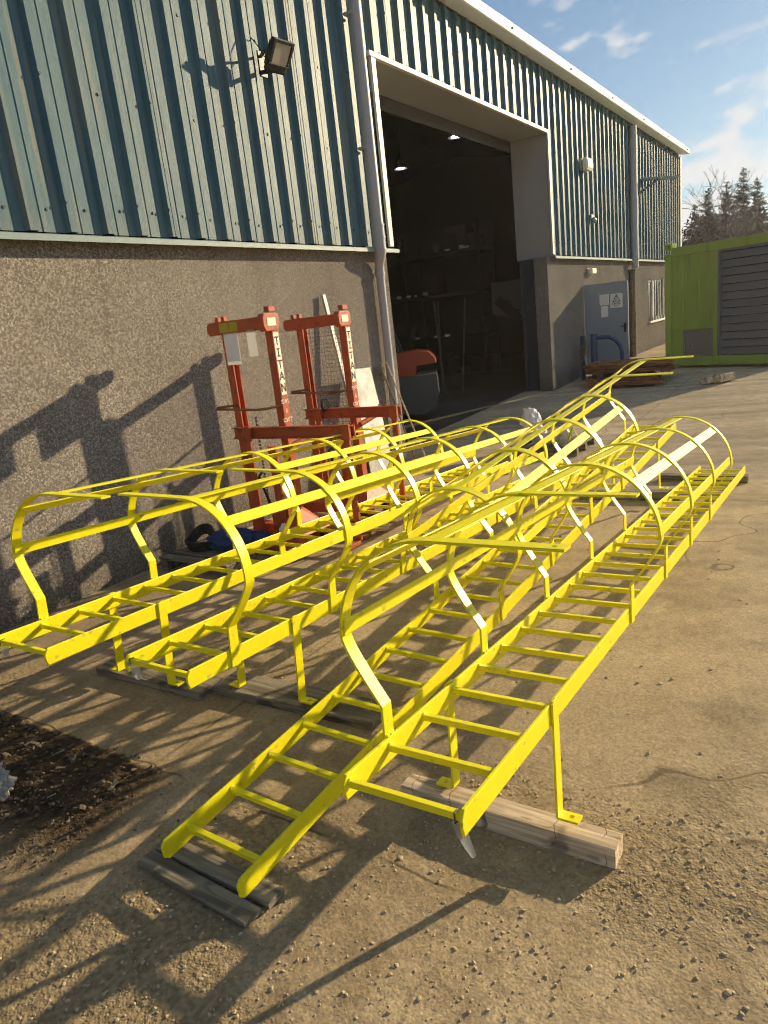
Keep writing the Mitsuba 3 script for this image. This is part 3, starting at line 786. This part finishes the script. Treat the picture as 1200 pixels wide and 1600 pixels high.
for i, x, dd, ln, lab in ((3, .19, (.06, -.02, -.095), .022, 'clear plastic tag hanging from the near end of the rightmost ladder'), (1, -.2, (.10, -.05, -.03), .028, 'clear plastic tag hanging from the near end of the second ladder from the wall'), (0, -.19, (.11, -.05, -.03), .028, 'clear plastic tag at the left picture edge on the ladder nearest the wall')):
    p = lpt(i, x, .0, -.04)
    k = thing('plastic_tag', lab, 'tag', 'clear plastic tags on the ladder ends')
    part(k, 'tag', tag_mesh(p + np.array([0, 0, -.01]), dd, ln, i), 'clear_film', True)
    part(k, 'tie', tube([p + np.array([0, .015, .02]), p + np.array([0, -.012, .022]), p + np.array([.004, -.016, -.01]), p + np.array([0, .012, -.018])], .0022, 6), 'black_plastic')


# ------------------------------------------------------------------ timbers under the ladders
def timber(name, p0, p1, w, h, z, m, lab, n=14, seed=1, cat_='timber'):
    """a sawn length of wood with slightly uneven faces: p0..p1 along its near bottom edge"""
    p0, p1 = np.array(p0, float), np.array(p1, float); d = p1 - p0; L = np.linalg.norm(d); d /= L; nrm_ = np.array([-d[1], d[0]])
    prof = [(0.004, 0), (w - .004, 0), (w, .004), (w, h - .004), (w - .004, h), (.004, h), (0, h - .004), (0, .004)]
    V = []
    for i, t in enumerate(np.linspace(0, L, n)):
        for a, b in prof:
            jit = .0022 * (meshkit.noise(np.array([t * 9 + seed, a * 30, b * 30])) - .5)
            q_ = p0 + d * t + nrm_ * (a + jit)
            V.append([q_[0], q_[1], z + b + jit])
    Fc = []
    for i in range(n - 1):
        for j in range(8):
            a, b = i * 8 + j, i * 8 + (j + 1) % 8
            Fc += [[a, b, b + 8], [a, b + 8, a + 8]]
    e = (n - 1) * 8
    for j in range(1, 7):
        Fc += [[0, j + 1, j], [e, e + j, e + j + 1]]
    m_ = trimesh.Trimesh(V, Fc, process=False)
    if m_.volume < 0:
        m_.invert()
    return solo(name, m_, m, lab, cat_)


timber('square_timber', (-1.575, 2.193), (-.645, 2.191), .105, .093, -.033, 'pale_timber', 'thick pale square timber under the near feet of the rightmost ladder')
timber('plank', (-4.07, 2.412), (-3.13, 2.443), .20, .05, .0, 'grey_timber', 'weathered plank under the near feet of the ladder closest to the wall')
timber('plank', (-3.105, 2.532), (-1.985, 2.575), .21, .05, .0, 'grey_timber', 'longer weathered plank under the near feet of the second ladder from the wall', seed=5)
timber('board', (-2.343, 1.365), (-1.712, 1.335), .085, .022, .004, 'grey_timber', 'front grey board of the pair under the foreground ladder end', seed=8)
timber('board', (-2.335, 1.456), (-1.690, 1.440), .085, .030, .004, 'grey_timber', 'rear grey board of the pair under the foreground ladder end, directly below its rails', seed=9)
timber('dark_timber', (-2.35, 7.10), (-1.38, 7.22), .12, .085, .0, 'grey_timber', 'dark timber under the raised far feet of the foreground ladder', seed=3)
timber('dark_timber', (-1.75, 7.98), (-.86, 8.0), .11, .075, -.005, 'grey_timber', 'dark timber under the far end of the rightmost ladder', seed=4)
timber('dark_timber', (-4.3, 8.1), (-3.6, 8.14), .10, .06, 0, 'grey_timber', 'timber under the far end of the ladder closest to the wall', seed=6)
timber('dark_timber', (-3.2, 8.25), (-2.4, 8.28), .10, .05, 0, 'grey_timber', 'timber under the far end of the second ladder from the wall', seed=7)
timber('timber_block', (-2.36, 15.05), (-2.20, 15.4), .16, .12, .195, 'pale_timber', 'left one of two short timber blocks in the yard before the green container', 4)
timber('timber_block', (-2.14, 15.15), (-1.92, 15.6), .16, .14, .195, 'pale_timber', 'right one of two short timber blocks in the yard before the green container', 4)


# ------------------------------------------------------------------ pallet stackers by the wall
def stacker(Y, xl, xr, zt, xb, zb, lab, guard, notice):
    k = thing('pallet_stacker', lab, 'pallet stacker', 'orange hand pallet stackers by the wall')
    OP = 'orange_paint'
    chan = [(0, 0), (.085, 0), (.085, .012), (.014, .012), (.014, .073), (.085, .073), (.085, .085), (0, .085)]
    part(k, 'post', extr(chan, zt - .1, (xl - .02, Y, .06), (1, 0, 0), (0, 1, 0), (0, 0, 1)), OP)
    chr_ = [(-a, b) for a, b in chan][::-1]
    part(k, 'post', extr(chr_, zt - .1, (xr + .045, Y, .06), (1, 0, 0), (0, 1, 0), (0, 0, 1)), OP)
    rp = f'{k}__post_001'
    part(k, 'top_bar', prism([(xl - .165, zt - .09), (xl - .14, zt - .12), (xr - .06, zt - .115), (xr - .06, zt + .0), (xl - .14, zt), (xl - .165, zt - .03)], .03, (0, Y - .02, 0), (1, 0, 0), (0, 0, 1), (0, -1, 0), .003), OP)
    ch = part(k, 'chain_housing', cat(prism([(-.11, -.085), (.05, -.085), (.08, -.045), (.08, .045), (.05, .07), (-.11, .07), (-.135, .035), (-.135, -.045)], .07, (xr + .015, Y + .03, zt - .05), (0, 1, 0), (0, 0, 1), (1, 0, 0), .004), box(xr - .02, xr + .04, Y + .0, Y + .09, zt + .03, zt + .08)), OP)
    part(ch, 'plate_label', box(xr + .051, xr + .054, Y - .055, Y + .06, zt - .09, zt - .02, .0005), 'cream_label')
    part(k, 'pulley_pin', cat(*[box(xl - .06 + a, xl - .02 + a, Y - .02, Y + .03, zt, zt + .045) for a in (0, .08)]), OP)
    # the white name strip on the outer face of the right post, its letters upright one under the other
    lx = xr + .0465; z1 = zt - .15
    tl = part(k, 'name_strip', box(xr + .045, lx, Y + .008, Y + .078, z1 - .56, z1, .0004), 'cream_label', label='white strip with the letters TITAN one under the other')
    let = cat(*[text(c, .072, (lx, Y + .043, z1 - .025 - .105 * (i + 1) + .02), (0, 1, 0), (0, 0, 1), .0015, True) for i, c in enumerate('TITAN')])
    part(tl, 'lettering', let, 'black_ink')
    part(k, 'load_lettering', cat(*[text(c, .04, (xr + .045, Y + .043, z1 - .64 - .085 * i), (0, 1, 0), (0, 0, 1), .0012) for i, c in enumerate(('SWL', '6', 'CWT'))]), 'white_sign', label='small white load lettering on the orange post')
    # grab handle bent round in front of both posts
    part(k, 'grab_handle', tube([(xl + .04, Y + .0, zb + .21), (xl - .1, Y - .13, zb + .205), (xl - .05, Y - .19, zb + .2), (xr - .1, Y - .19, zb + .18), (xr - .02, Y - .14, zb + .18), (xr + .03, Y - .01, zb + .19)], .012, 8), 'rusty_steel', 40)
    part(k, 'carriage_bar', cat(box(xl - .02, xb, Y - .045, Y - .02, zb - .11, zb), box(xl - .02, xb, Y - .075, Y - .045, zb - .012, zb), box(xl - .02, xb, Y - .075, Y - .045, zb - .11, zb - .098), *[box(xb - .28 + i * .075, xb - .265 + i * .075, Y - .03, Y - .018, zb, zb + .02) for i in range(4)]), OP)
    for xf in (xb - .10, xl + .15):
        part(k, 'fork', cat(box(xf, xf + .09, Y - .115, Y - .078, zb - .12, zb + .012), box(xf + .02, xf + .08, Y - .11, Y - .08, .18, zb - .12), box(xf + .02, xf + .08, Y - .30, Y - .11, .15, .185)), OP)
    part(k, 'brace', tube([(xr + .05, Y + .05, zb - .20), (xr + .12, Y + .42, zb - .11)], .028, 12), OP, 40)
    for dy in (-.30, .10):
        part(k, 'base_leg', box(xl - .06, xr + .28, Y + dy, Y + dy + .11, .09, .20, .006), OP)
    part(k, 'base_plate', hull([(xr + .05, Y - .28, .2), (xr + .25, Y - .28, .2), (xr + .05, Y + .2, .2), (xr + .25, Y + .2, .2), (xr + .05, Y - .02, .42), (xr + .10, Y - .02, .42), (xr + .05, Y + .06, .42)]), OP)
    for dx, dy in ((xl - .02, -.25), (xr + .22, -.25), (xl - .02, .16), (xr + .22, .16)):
        w_ = trimesh.creation.cylinder(.085, .05, sections=20); w_.apply_transform(trimesh.transformations.rotation_matrix(math.pi / 2, [0, 1, 0])); w_.apply_translation([dx, Y + dy, .088])
        part(k, 'wheel', w_, 'black_plastic', 30)
    part(k, 'lift_chain', cat(*[box((xl + xr) / 2 - .012, (xl + xr) / 2 + .012, Y - .04, Y - .028, z, z + .022, .003) for z in np.arange(.45, zb + .1, .032)]), 'dark_steel', kind='stuff')
    pm = part(k, 'pump', cat(tube([((xl + xr) / 2 + .1, Y + .02, .2), ((xl + xr) / 2 + .1, Y + .02, zb - .2)], .045, 14), box((xl + xr) / 2 + .02, (xl + xr) / 2 + .2, Y - .05, Y + .08, .2, .42, .01)), OP, 40)
    part(pm, 'lever', tube([((xl + xr) / 2 + .05, Y - .05, .40), ((xl + xr) / 2 + .02, Y - .14, .75), ((xl + xr) / 2 + .10, Y - .17, .80)], .013, 8), 'black_plastic', 40)
    if notice:
        part(k, 'caution_label', cat(box(xl + .0, xl + .115, Y - .0375, Y - .0352, zt - .10, zt - .015, .0004), box(xl + .125, xl + .23, Y - .0375, Y - .0352, zt - .10, zt - .015, .0004)), 'yellow_label')
        part(k, 'paper_notice', box(xl + .05, xl + .215, Y - .045, Y - .043, zt - .37, zt - .12, .0004), 'paper')
        part(k, 'clear_sleeve', (np.array([[xl + .04, Y - .042, zt - .40], [xl + .225, Y - .042, zt - .40], [xl + .225, Y - .042, zt - .11], [xl + .04, Y - .042, zt - .11]]), np.array([[0, 1, 2, 3]])), 'clear_film')
        part(k, 'film_strip', (np.array([[xl + .33, Y - .040, zt - .34], [xl + .44, Y - .034, zt - .34], [xl + .44, Y - .040, zt - .10], [xl + .33, Y - .036, zt - .10]]), np.array([[0, 1, 2, 3]])), 'clear_film')
    if guard:
        ws = []
        for x in np.arange(xl + .07, xr - .02, .042):
            ws.append(box(x - .0018, x + .0018, Y + .060, Y + .0636, zb - .55, zt - .12, .0005))
        for z in np.arange(zb - .5, zt - .13, .042):
            ws.append(box(xl + .05, xr - .01, Y + .0565, Y + .0598, z - .0018, z + .0018, .0005))
        part(k, 'wire_guard', cat(*ws), 'dark_steel', kind='stuff')
        part(k, 'gauge', cat(tube([((xl + xr) / 2 + .02 + .05 * math.cos(a), Y - .09, zb + .05 + .06 * math.sin(a)) for a in np.linspace(0, 6.28, 16)], .006, 6), box((xl + xr) / 2 - .04, (xl + xr) / 2 - .01, Y - .1, Y - .06, zb - .03, zb + .09)), 'black_plastic')
    return k


stacker(4.96, -4.98, -4.415, 2.20, -3.57, 1.21, 'orange hand pallet stacker nearer the camera, with a paper notice hanging from its top bar', False, True)
stacker(6.16, -5.06, -4.47, 2.17, -3.83, 1.20, 'orange hand pallet stacker nearer the doorway, with a wire mesh guard between its posts', True, False)
solo('steel_strip', beam((-5.505, 7.28, 2.44), (-5.22, 7.42, .02), .062, .03, (1, 0, .1)), 'galvanised', 'long narrow galvanised strip leaning on the wall behind the second stacker', 'metal strip')
_t = np.array([-.25, .17, 1.5]); _t /= np.linalg.norm(_t); _r = np.array([0, 1, -.08]); _r -= _t * (_r @ _t); _r /= np.linalg.norm(_r)
sh = prism([(0, 0), (.56, 0), (.50, 1.0), (.44, 1.53), (.02, 1.50)], .012, (-5.10, 7.28, .03), _r, _t, np.cross(_r, _t))
solo('metal_sheet', sh, 'galvanised', 'pale worn metal sheet leaning against the wall beside the second stacker', 'metal sheet')
solo('broom', cat(tube([(-5.44, 8.33, 1.40), (-5.22, 8.62, .02)], .013, 8), blob((-5.45, 8.32, 1.36), (.05, .05, .12), 2, .3, 2)), 'grey_timber', 'upside-down broom with dark head leaning by the downpipe, left one', 'broom')
solo('long_rod', tube([(-5.42, 8.40, 1.50), (-5.15, 8.80, .02)], .012, 8), 'pale_timber', 'thin pale rod leaning by the downpipe, right of the broom', 'rod')

# junk on the pallet between the wall and the ladders
pl = thing('wooden_pallet', 'old wooden pallet against the wall behind the nearest ladder cage', 'pallet')
for i in range(5):
    part(pl, 'deck_board', box(-5.42, -4.52, 4.08 + i * .16, 4.20 + i * .16, .105, .125), 'grey_timber')
for x in (-5.40, -5.02, -4.62):
    part(pl, 'bearer', box(x, x + .09, 4.08, 4.84, .005, .104), 'grey_timber')
solo('blue_cloth', cat(blob((-4.86, 4.52, .20), (.27, .19, .10), 4, .30, 4, 2.6, .127), blob((-4.66, 4.66, .16), (.20, .15, .09), 4, .32, 9, 2.9, .127)), 'cloth_blue', 'crumpled dark blue cloth heaped on the pallet', 'cloth', smooth=True)
solo('black_hose', cat(*[tube([(-5.14 + (.13 + .01 * j) * math.cos(a), 4.38 + (.13 + .01 * j) * math.sin(a) * .7, .15 + .025 * j + .12 * max(0, math.sin(a))) for a in np.linspace(0, 6.28, 28)], .014, 8) for j in range(4)]), 'black_plastic', 'coil of black hose lying on the left end of the pallet', 'hose', smooth=40)
solo('white_canister', cat(tube([(-4.42, 4.78, .10), (-4.42, 4.78, .26)], [.05, .05], 16), tube([(-4.42, 4.78, .26), (-4.42, 4.78, .31)], [.05, .018], 16)), 'paper', 'small white canister beside the blue cloth', 'canister', smooth=40)
for i, (x, y_, a) in enumerate(((-4.15, 5.35, .3), (-4.02, 5.5, .5), (-4.25, 5.62, .1))):
    solo('offcut_board', beam((x - .25 * math.cos(a), y_ - .25 * math.sin(a), .03 + .035 * i), (x + .25 * math.cos(a), y_ + .25 * math.sin(a), .03 + .035 * i), .16, .03), ['rusty_steel', 'pale_timber', 'rusty_steel'][i], ['lowest brown offcut board lying between the stackers and the ladders', 'pale offcut board lying between the stackers and the ladders', 'topmost brown offcut board lying between the stackers and the ladders'][i], 'board')

# wrapped bits on a small pallet beyond the ladders
p2 = thing('small_pallet', 'low pallet of wrapped fittings on the yard beyond the ladders', 'pallet')
for i in range(5):
    part(p2, 'deck_board', box(-4.05 + i * .21, -3.90 + i * .21, 9.2, 10.1, .11, .13), 'grey_timber')
for y_ in (9.22, 9.6, 10.0):
    part(p2, 'bearer', box(-4.05, -3.06, y_, y_ + .09, .01, .109), 'grey_timber')
solo('plastic_bundle', cat(blob((-3.92, 9.8, .42), (.14, .14, .17), 3, .35, 5, 3), blob((-3.9, 9.8, .24), (.2, .2, .13), 3, .3, 6, 3)), 'tag_pale', 'white plastic bag knotted on the low pallet beyond the ladders', 'plastic bag', smooth=True)
solo('wrapped_fitting', cat(blob((-3.4, 9.55, .23), (.17, .15, .11), 3, .5, 8, 3), blob((-3.62, 9.5, .2), (.15, .12, .08), 3, .5, 3, 3)), 'clear_film', 'fitting wrapped in clear plastic on the low pallet', 'wrapped fitting')
for i in range(3):
    solo('yellow_bracket', cat(beam((-3.52 + .13 * i, 9.42, .14), (-3.46 + .13 * i, 9.50, .36), .05, .01), beam((-3.46 + .13 * i, 9.50, .36), (-3.40 + .13 * i, 9.52, .22), .05, .01)), 'yellow_paint', 'small yellow bracket standing on the low pallet of fittings', 'bracket', 'yellow brackets on the low pallet')
solo('cardboard_strip', beam((-3.2, 9.25, .14), (-3.02, 9.7, .27), .16, .012), 'pale_timber', 'brown cardboard strip leaning on the right end of the low pallet', 'cardboard')
solo('plastic_bag', blob((-3.42, 1.35, .07), (.105, .09, .09), 4, .55, 3, 3.6), 'clear_film', 'crumpled clear plastic bag on the soil at the left picture edge', 'plastic bag', smooth=True)
solo('stick', tube([(-3.42, 1.12, .02), (-3.3, 1.16, .025), (-3.18, 1.15, .02)], .007, 6), 'grey_timber', 'short stick lying on the dark soil at the left edge', 'stick')

# ------------------------------------------------------------------ steel stock, barrier, container
for i, (z, x0, x1, y0, w_, m_) in enumerate(((.22, -4.65, -3.22, 15.2, 1.5, 'rusty_steel'), (.30, -4.75, -3.35, 15.35, 1.3, 'rusty_steel'), (.46, -4.75, -3.02, 15.4, 1.2, 'rusty_steel'), (.555, -4.8, -3.08, 15.45, 1.3, 'rusty_steel'))):
    kk_ = thing('steel_stock', ['lowest layer of rusty steel lengths stacked by the far doorway corner', 'second layer of rusty steel lengths in the stack by the grey door', 'third layer of rusty steel lengths in the stack by the grey door', 'topmost layer of rusty steel lengths in the stack by the grey door'][i], 'steel stock', None)
    nb = 7
    for j in range(nb):
        yy = y0 + j * w_ / nb
        part(kk_, 'length', box(x0 - .25 * rng.random(), x1 - (.05 * j) - .1 * rng.random() * (j > 0), yy, yy + w_ / nb - .03, z, z + .075), m_)
for i in range(3):
    solo('stack_spacer', box(-4.6 + i * .65, -4.5 + i * .65, 15.4, 16.7, .378, .456), 'grey_timber', ['left timber spacer in the rusty steel stack', 'middle timber spacer in the rusty steel stack', 'right timber spacer in the rusty steel stack'][i], 'spacer')
br = thing('blue_barrier', 'dark blue tubular barrier rail standing before the grey door', 'barrier')
part(br, 'post', tube([(-5.06, 16.8, .2), (-5.06, 16.8, 1.24)], .075, 14), 'blue_rail', 40)
part(br, 'post', tube([(-5.33, 16.8, .2), (-5.33, 16.8, 1.22)], .05, 14), 'blue_rail', 40)
part(br, 'rail', tube([(-5.05, 16.8, 1.15), (-4.72, 16.8, 1.15), (-4.58, 16.8, 1.08), (-4.47, 16.8, .95), (-4.43, 16.8, .78), (-4.43, 16.8, .2)], .045, 12), 'blue_rail', 40)
solo('rope', cat(*[tube([(-5.33 + .08 * math.cos(a) + .02 * j, 16.74 - .02 * j, 1.22 - .35 * abs(math.sin(a / 2)) - .08 * j) for a in np.linspace(0, 6.28, 18)], .016, 6) for j in range(4)]), 'rope_brown', 'coil of brown rope hung on the thin blue barrier post', 'rope', smooth=40)

CO = thing('green_container', 'lime green steel container with a dark louvred grille and a small access hatch', 'container')
ca, cb = np.array([.932, -.362]), np.array([.362, .932])
CM = np.eye(4); CM[:3, 0] = [*ca, 0]; CM[:3, 1] = [*cb, 0]; CM[:3, 3] = [-3.77, 18.13, .24]


def cpt(m):
    m.apply_transform(CM); return m


CWD, CDP, CHT = 2.71, 6.9, 2.73
for x in (0, CWD - .15):
    part(CO, 'corner_post', cpt(box(x, x + .15, 0, .15, .15, CHT - .15)), 'green_paint')
    part(CO, 'corner_post', cpt(box(x, x + .15, CDP - .15, CDP, .15, CHT - .15)), 'green_paint')
part(CO, 'bottom_rail', cpt(box(.15, CWD - .15, .01, .14, .05, .25)), 'green_paint')
part(CO, 'top_rail', cpt(box(.15, CWD - .15, .01, .14, CHT - .22, CHT - .03)), 'green_paint')
for x in (0, CWD - .19):
    for z in (0.02, CHT - .06):
        for y_ in (-.006, CDP - .18):
            c_m = box(x - .006, x + .196, y_, y_ + .19, z - .01, z + .135, .01)
            c_m = drill(c_m, (x + .095, y_ - .1, z + .06), (x + .095, y_ + .08, z + .06), .035)
            part(CO, 'corner_casting', cpt(c_m), 'green_paint')
corr = [(.152, .055)]
for x0 in (.30, .47, .68, .85):
    pass
corr = [(.15, .05), (.42, .05), (.44, .085), (.60, .085), (.62, .05), (.82, .05), (.84, .085), (1.0, .085), (1.02, .05), (1.18, .05), (1.18, .12), (.15, .12)]
part(CO, 'end_panel', cpt(extr(corr, CHT - .222 - .86, (0, 0, .86), (1, 0, 0), (0, 1, 0), (0, 0, 1))), 'green_paint')
part(CO, 'lower_panel', cpt(box(.152, .44, .045, .12, .252, .855)), 'green_paint')
part(CO, 'divider', cpt(box(1.18, 1.27, .015, .13, .252, CHT - .222)), 'green_paint')
ht = part(CO, 'hatch', cpt(box(.50, 1.10, .04, .06, .29, .81)), 'hatch_grey', label='small grey access hatch')
part(ht, 'frame', cpt(cat(box(.445, .495, .03, .12, .252, .855), box(1.105, 1.178, .03, .12, .252, .855), box(.495, 1.105, .03, .12, .815, .855), box(.495, 1.105, .03, .12, .252, .285))), 'hatch_grey')
part(ht, 'latch', cpt(cat(box(.56, .68, .028, .04, .46, .56), tube([(.62, .03, .51), (.62, .02, .51)], .04, 14))), 'galvanised')
tx = text('R', .07, (.62, .0185, .475), (1, 0, 0), (0, 0, 1), .002, True)
part(ht, 'lettering', cpt(tx), 'black_ink')
part(CO, 'louvre_frame', cpt(cat(box(1.272, 1.33, .02, .13, .252, CHT - .222), box(2.50, 2.56, .02, .13, .252, CHT - .222), box(1.33, 2.50, .02, .13, CHT - .27, CHT - .222))), 'louvre_grey')
nl = 13
for i in range(nl):
    z = .27 + i * ((CHT - .54) / nl)
    sl = prism([(.030, 0), (.042, 0), (.10, .150), (.088, .150)], 1.165, (1.915, 0, z), (0, 1, 0), (0, 0, 1), (1, 0, 0), .002)
    part(CO, 'louvre_slat', cpt(sl), 'louvre_grey')
part(CO, 'louvre_back', cpt(box(1.3, 2.54, .135, .15, .25, CHT - .2)), 'black_plastic')
side = [(0.15, .03)]
n_c = 12; wv = (CDP - .3) / n_c
prof = []
for i in range(n_c):
    b = .15 + i * wv
    prof += [(b, .02), (b + .3 * wv, .02), (b + .4 * wv, .055), (b + .8 * wv, .055), (b + .9 * wv, .02)]
prof += [(CDP - .15, .02)]
poly = prof + [(CDP - .15, .09), (.15, .09)]
part(CO, 'side_panel', cpt(extr(poly, CHT - .3, (0, 0, .15), (0, 1, 0), (1, 0, 0), (0, 0, 1))), 'green_paint')
part(CO, 'side_panel', cpt(extr([(a, CWD - b) for a, b in poly], CHT - .3, (0, 0, .15), (0, 1, 0), (1, 0, 0), (0, 0, 1))), 'green_paint')
part(CO, 'roof_panel', cpt(box(.02, CWD - .02, .14, CDP - .14, CHT - .06, CHT - .035)), 'green_paint')
part(CO, 'back_panel', cpt(box(.152, CWD - .152, CDP - .09, CDP - .05, .1, CHT - .05)), 'green_paint')


# ------------------------------------------------------------------ trees behind
def spruce(x, y, h, w, seed, lab):
    r = np.random.default_rng(seed); k = thing('spruce_tree', lab, 'tree', 'trees beyond the yard')
    lean = r.uniform(-.02, .02)
    part(k, 'trunk', tube([(x + lean * z, y, z) for z in np.linspace(-.2, h, 9)], np.linspace(.16, .015, 9), 7), 'bark', True)
    V, Fc = [], []; limbs = []

    def spray(p, d, L, wd):
        n = max(4, int(L / .05))
        sd = np.cross(d, [0, 0, 1]); sd /= np.linalg.norm(sd) + 1e-9
        for i in range(n):
            t = (i + r.random()) / n; c = p + d * L * t + np.array([0, 0, -.10 * L * t * t]) + r.normal(0, .02, 3)
            for sgn in (-1, 1):
                ln = wd * (1 - .5 * t) * r.uniform(.6, 1.3)
                e = c + sd * sgn * ln * .8 + d * ln * .5 + np.array([0, 0, -ln * r.uniform(.1, .7)])
                a = np.cross(e - c, r.normal(0, 1, 3)); a = a / (np.linalg.norm(a) + 1e-9) * ln * .26
                o = len(V); V.extend([c + a, c - a, e]); Fc.append([o, o + 1, o + 2])
    z = .6
    while z < h - .08:
        f = 1 - z / h; nb = int(6 if f > .1 else 4)
        for j in range(nb):
            if r.random() < .16:
                continue
            a = r.uniform(0, 6.283); L = w * (f ** .82) * r.uniform(.55, 1.15) + .12
            d = np.array([math.cos(a), math.sin(a), r.uniform(-.35, .05) + .75 * (1 - f) ** 3]); d /= np.linalg.norm(d)
            p = np.array([x + lean * z, y, z + r.uniform(-.1, .1)])
            limbs.append(tube([p, p + d * L * .5 + [0, 0, -.02 * L], p + d * L + [0, 0, -.10 * L]], [.025 * f + .008, .015 * f + .006, .004], 3, False))
            spray(p, d, L, .16 + .34 * f * r.uniform(.6, 1.2))
        z += r.uniform(.15, .27) * (.6 + .6 * f)
    part(k, 'limbs', cat(*limbs), 'bark', kind='stuff')
    part(k, 'crown', trimesh.Trimesh(V, Fc, process=False), 'needles', kind='stuff')


def bare(x, y, h, seed, lab, m='twig_red', spread=.55, depth=6, leaves=0):
    r = np.random.default_rng(seed); k = thing('bare_tree', lab, 'tree', 'trees beyond the yard')
    segs = []; V, Fc = [], []

    def grow(p, d, L, rad, lev):
        q_ = p + d * L; mid = (p + q_) / 2 + r.normal(0, .03 * L, 3)
        segs.append(tube([p, mid, q_], [rad, rad * .82, rad * .66], 5 if lev < 2 else 3, False))
        if lev >= depth:
            for _ in range(leaves):
                c = q_ + r.normal(0, .26, 3); a = r.normal(0, .16, 3); b = np.cross(a, r.normal(0, 1, 3)) * .22; o = len(V)
                V.extend([c, c + a, c + b]); Fc.append([o, o + 1, o + 2])
            return
        for j in range(3 if r.random() < .62 else 2):
            dd = d + r.normal(0, spread, 3) * [1, 1, .55] + [0, 0, .18]; dd /= np.linalg.norm(dd)
            grow(p + (q_ - p) * r.uniform(.55, 1), dd, L * r.uniform(.62, .86), max(rad * .6, .011), lev + 1)
    grow(np.array([x, y, -.2]), np.array([r.normal(0, .03), 0, 1.0]), h * .30, .02 * h ** .8 + .02, 0)
    part(k, 'branches', cat(*segs), m, kind='stuff')
    if V:
        part(k, 'crown', trimesh.Trimesh(V, Fc, process=False), m, kind='stuff')


TD = 46.0


def at_px(ax, dist):
    """a place on the far ground at azimuth ax degrees left of +y"""
    a = math.radians(ax)
    return -dist * math.sin(a), dist * math.cos(a)


for i, (az_, dist, hgt, wd, lab) in enumerate(((8.85, 47, 7.3, 1.35, 'slim dark spruce with a pointed top, second spruce right of the building corner'), (7.95, 45, 7.2, 2.1, 'bushy dark spruce in the middle of the tree row'), (6.65, 48, 8.1, 2.1, 'tallest dark spruce, right of the middle of the tree row'), (9.75, 50, 6.9, 1.3, 'thin dark spruce beside the building corner'), (5.8, 51, 7.9, 2.0, 'dark spruce at the right end of the tree row'), (4.4, 47, 7.6, 2.1, 'dark spruce beyond the right picture edge'))):
    x, y_ = at_px(az_, dist); spruce(x, y_, hgt, wd, 30 + i, lab)
for i, (az_, dist, hgt, m_, lf, lab) in enumerate(((10.0, 43, 7.2, 'twig_red', 6, 'thin bare tree right at the building corner'), (9.3, 42, 5.7, 'twig_red', 8, 'reddish leafless bush between the first spruces'), (8.4, 41, 5.3, 'twig_red', 8, 'reddish twiggy tree before the second spruce'), (7.3, 42, 5.4, 'tree_grey', 8, 'grey brown leafless tree between the two large spruces'), (6.15, 43, 5.7, 'tree_grey', 8, 'grey brown leafless tree right of the tall spruce'), (5.45, 40, 8.9, 'tree_grey', 0, 'large bare branching tree at the right picture edge'), (7.0, 47, 7.0, 'tree_grey', 4, 'bare twiggy tree behind the spruces with a ragged top'))):
    x, y_ = at_px(az_, dist); bare(x, y_, hgt, 60 + i, lab, m_, leaves=lf)

# ------------------------------------------------------------------ thin bright haze in the air
scene['haze_air'] = {'type': 'homogeneous', 'albedo': {'type': 'rgb', 'value': [0.96, 0.96, 0.96]}, 'sigma_t': {'type': 'rgb', 'value': [0.0007, 0.0007, 0.0007]}, 'phase': {'type': 'hg', 'g': 0.55}}
scene['haze'] = {'type': 'cube', 'to_world': T().translate([0, 100, 6.25]).scale([410, 420, 7.75]), 'bsdf': {'type': 'null'}, 'interior': {'type': 'ref', 'id': 'haze_air'}}
labels['haze'] = {'label': 'thin sunlit haze over the whole yard', 'category': 'haze', 'kind': 'stuff'}
scene['camera']['medium'] = {'type': 'ref', 'id': 'haze_air'}
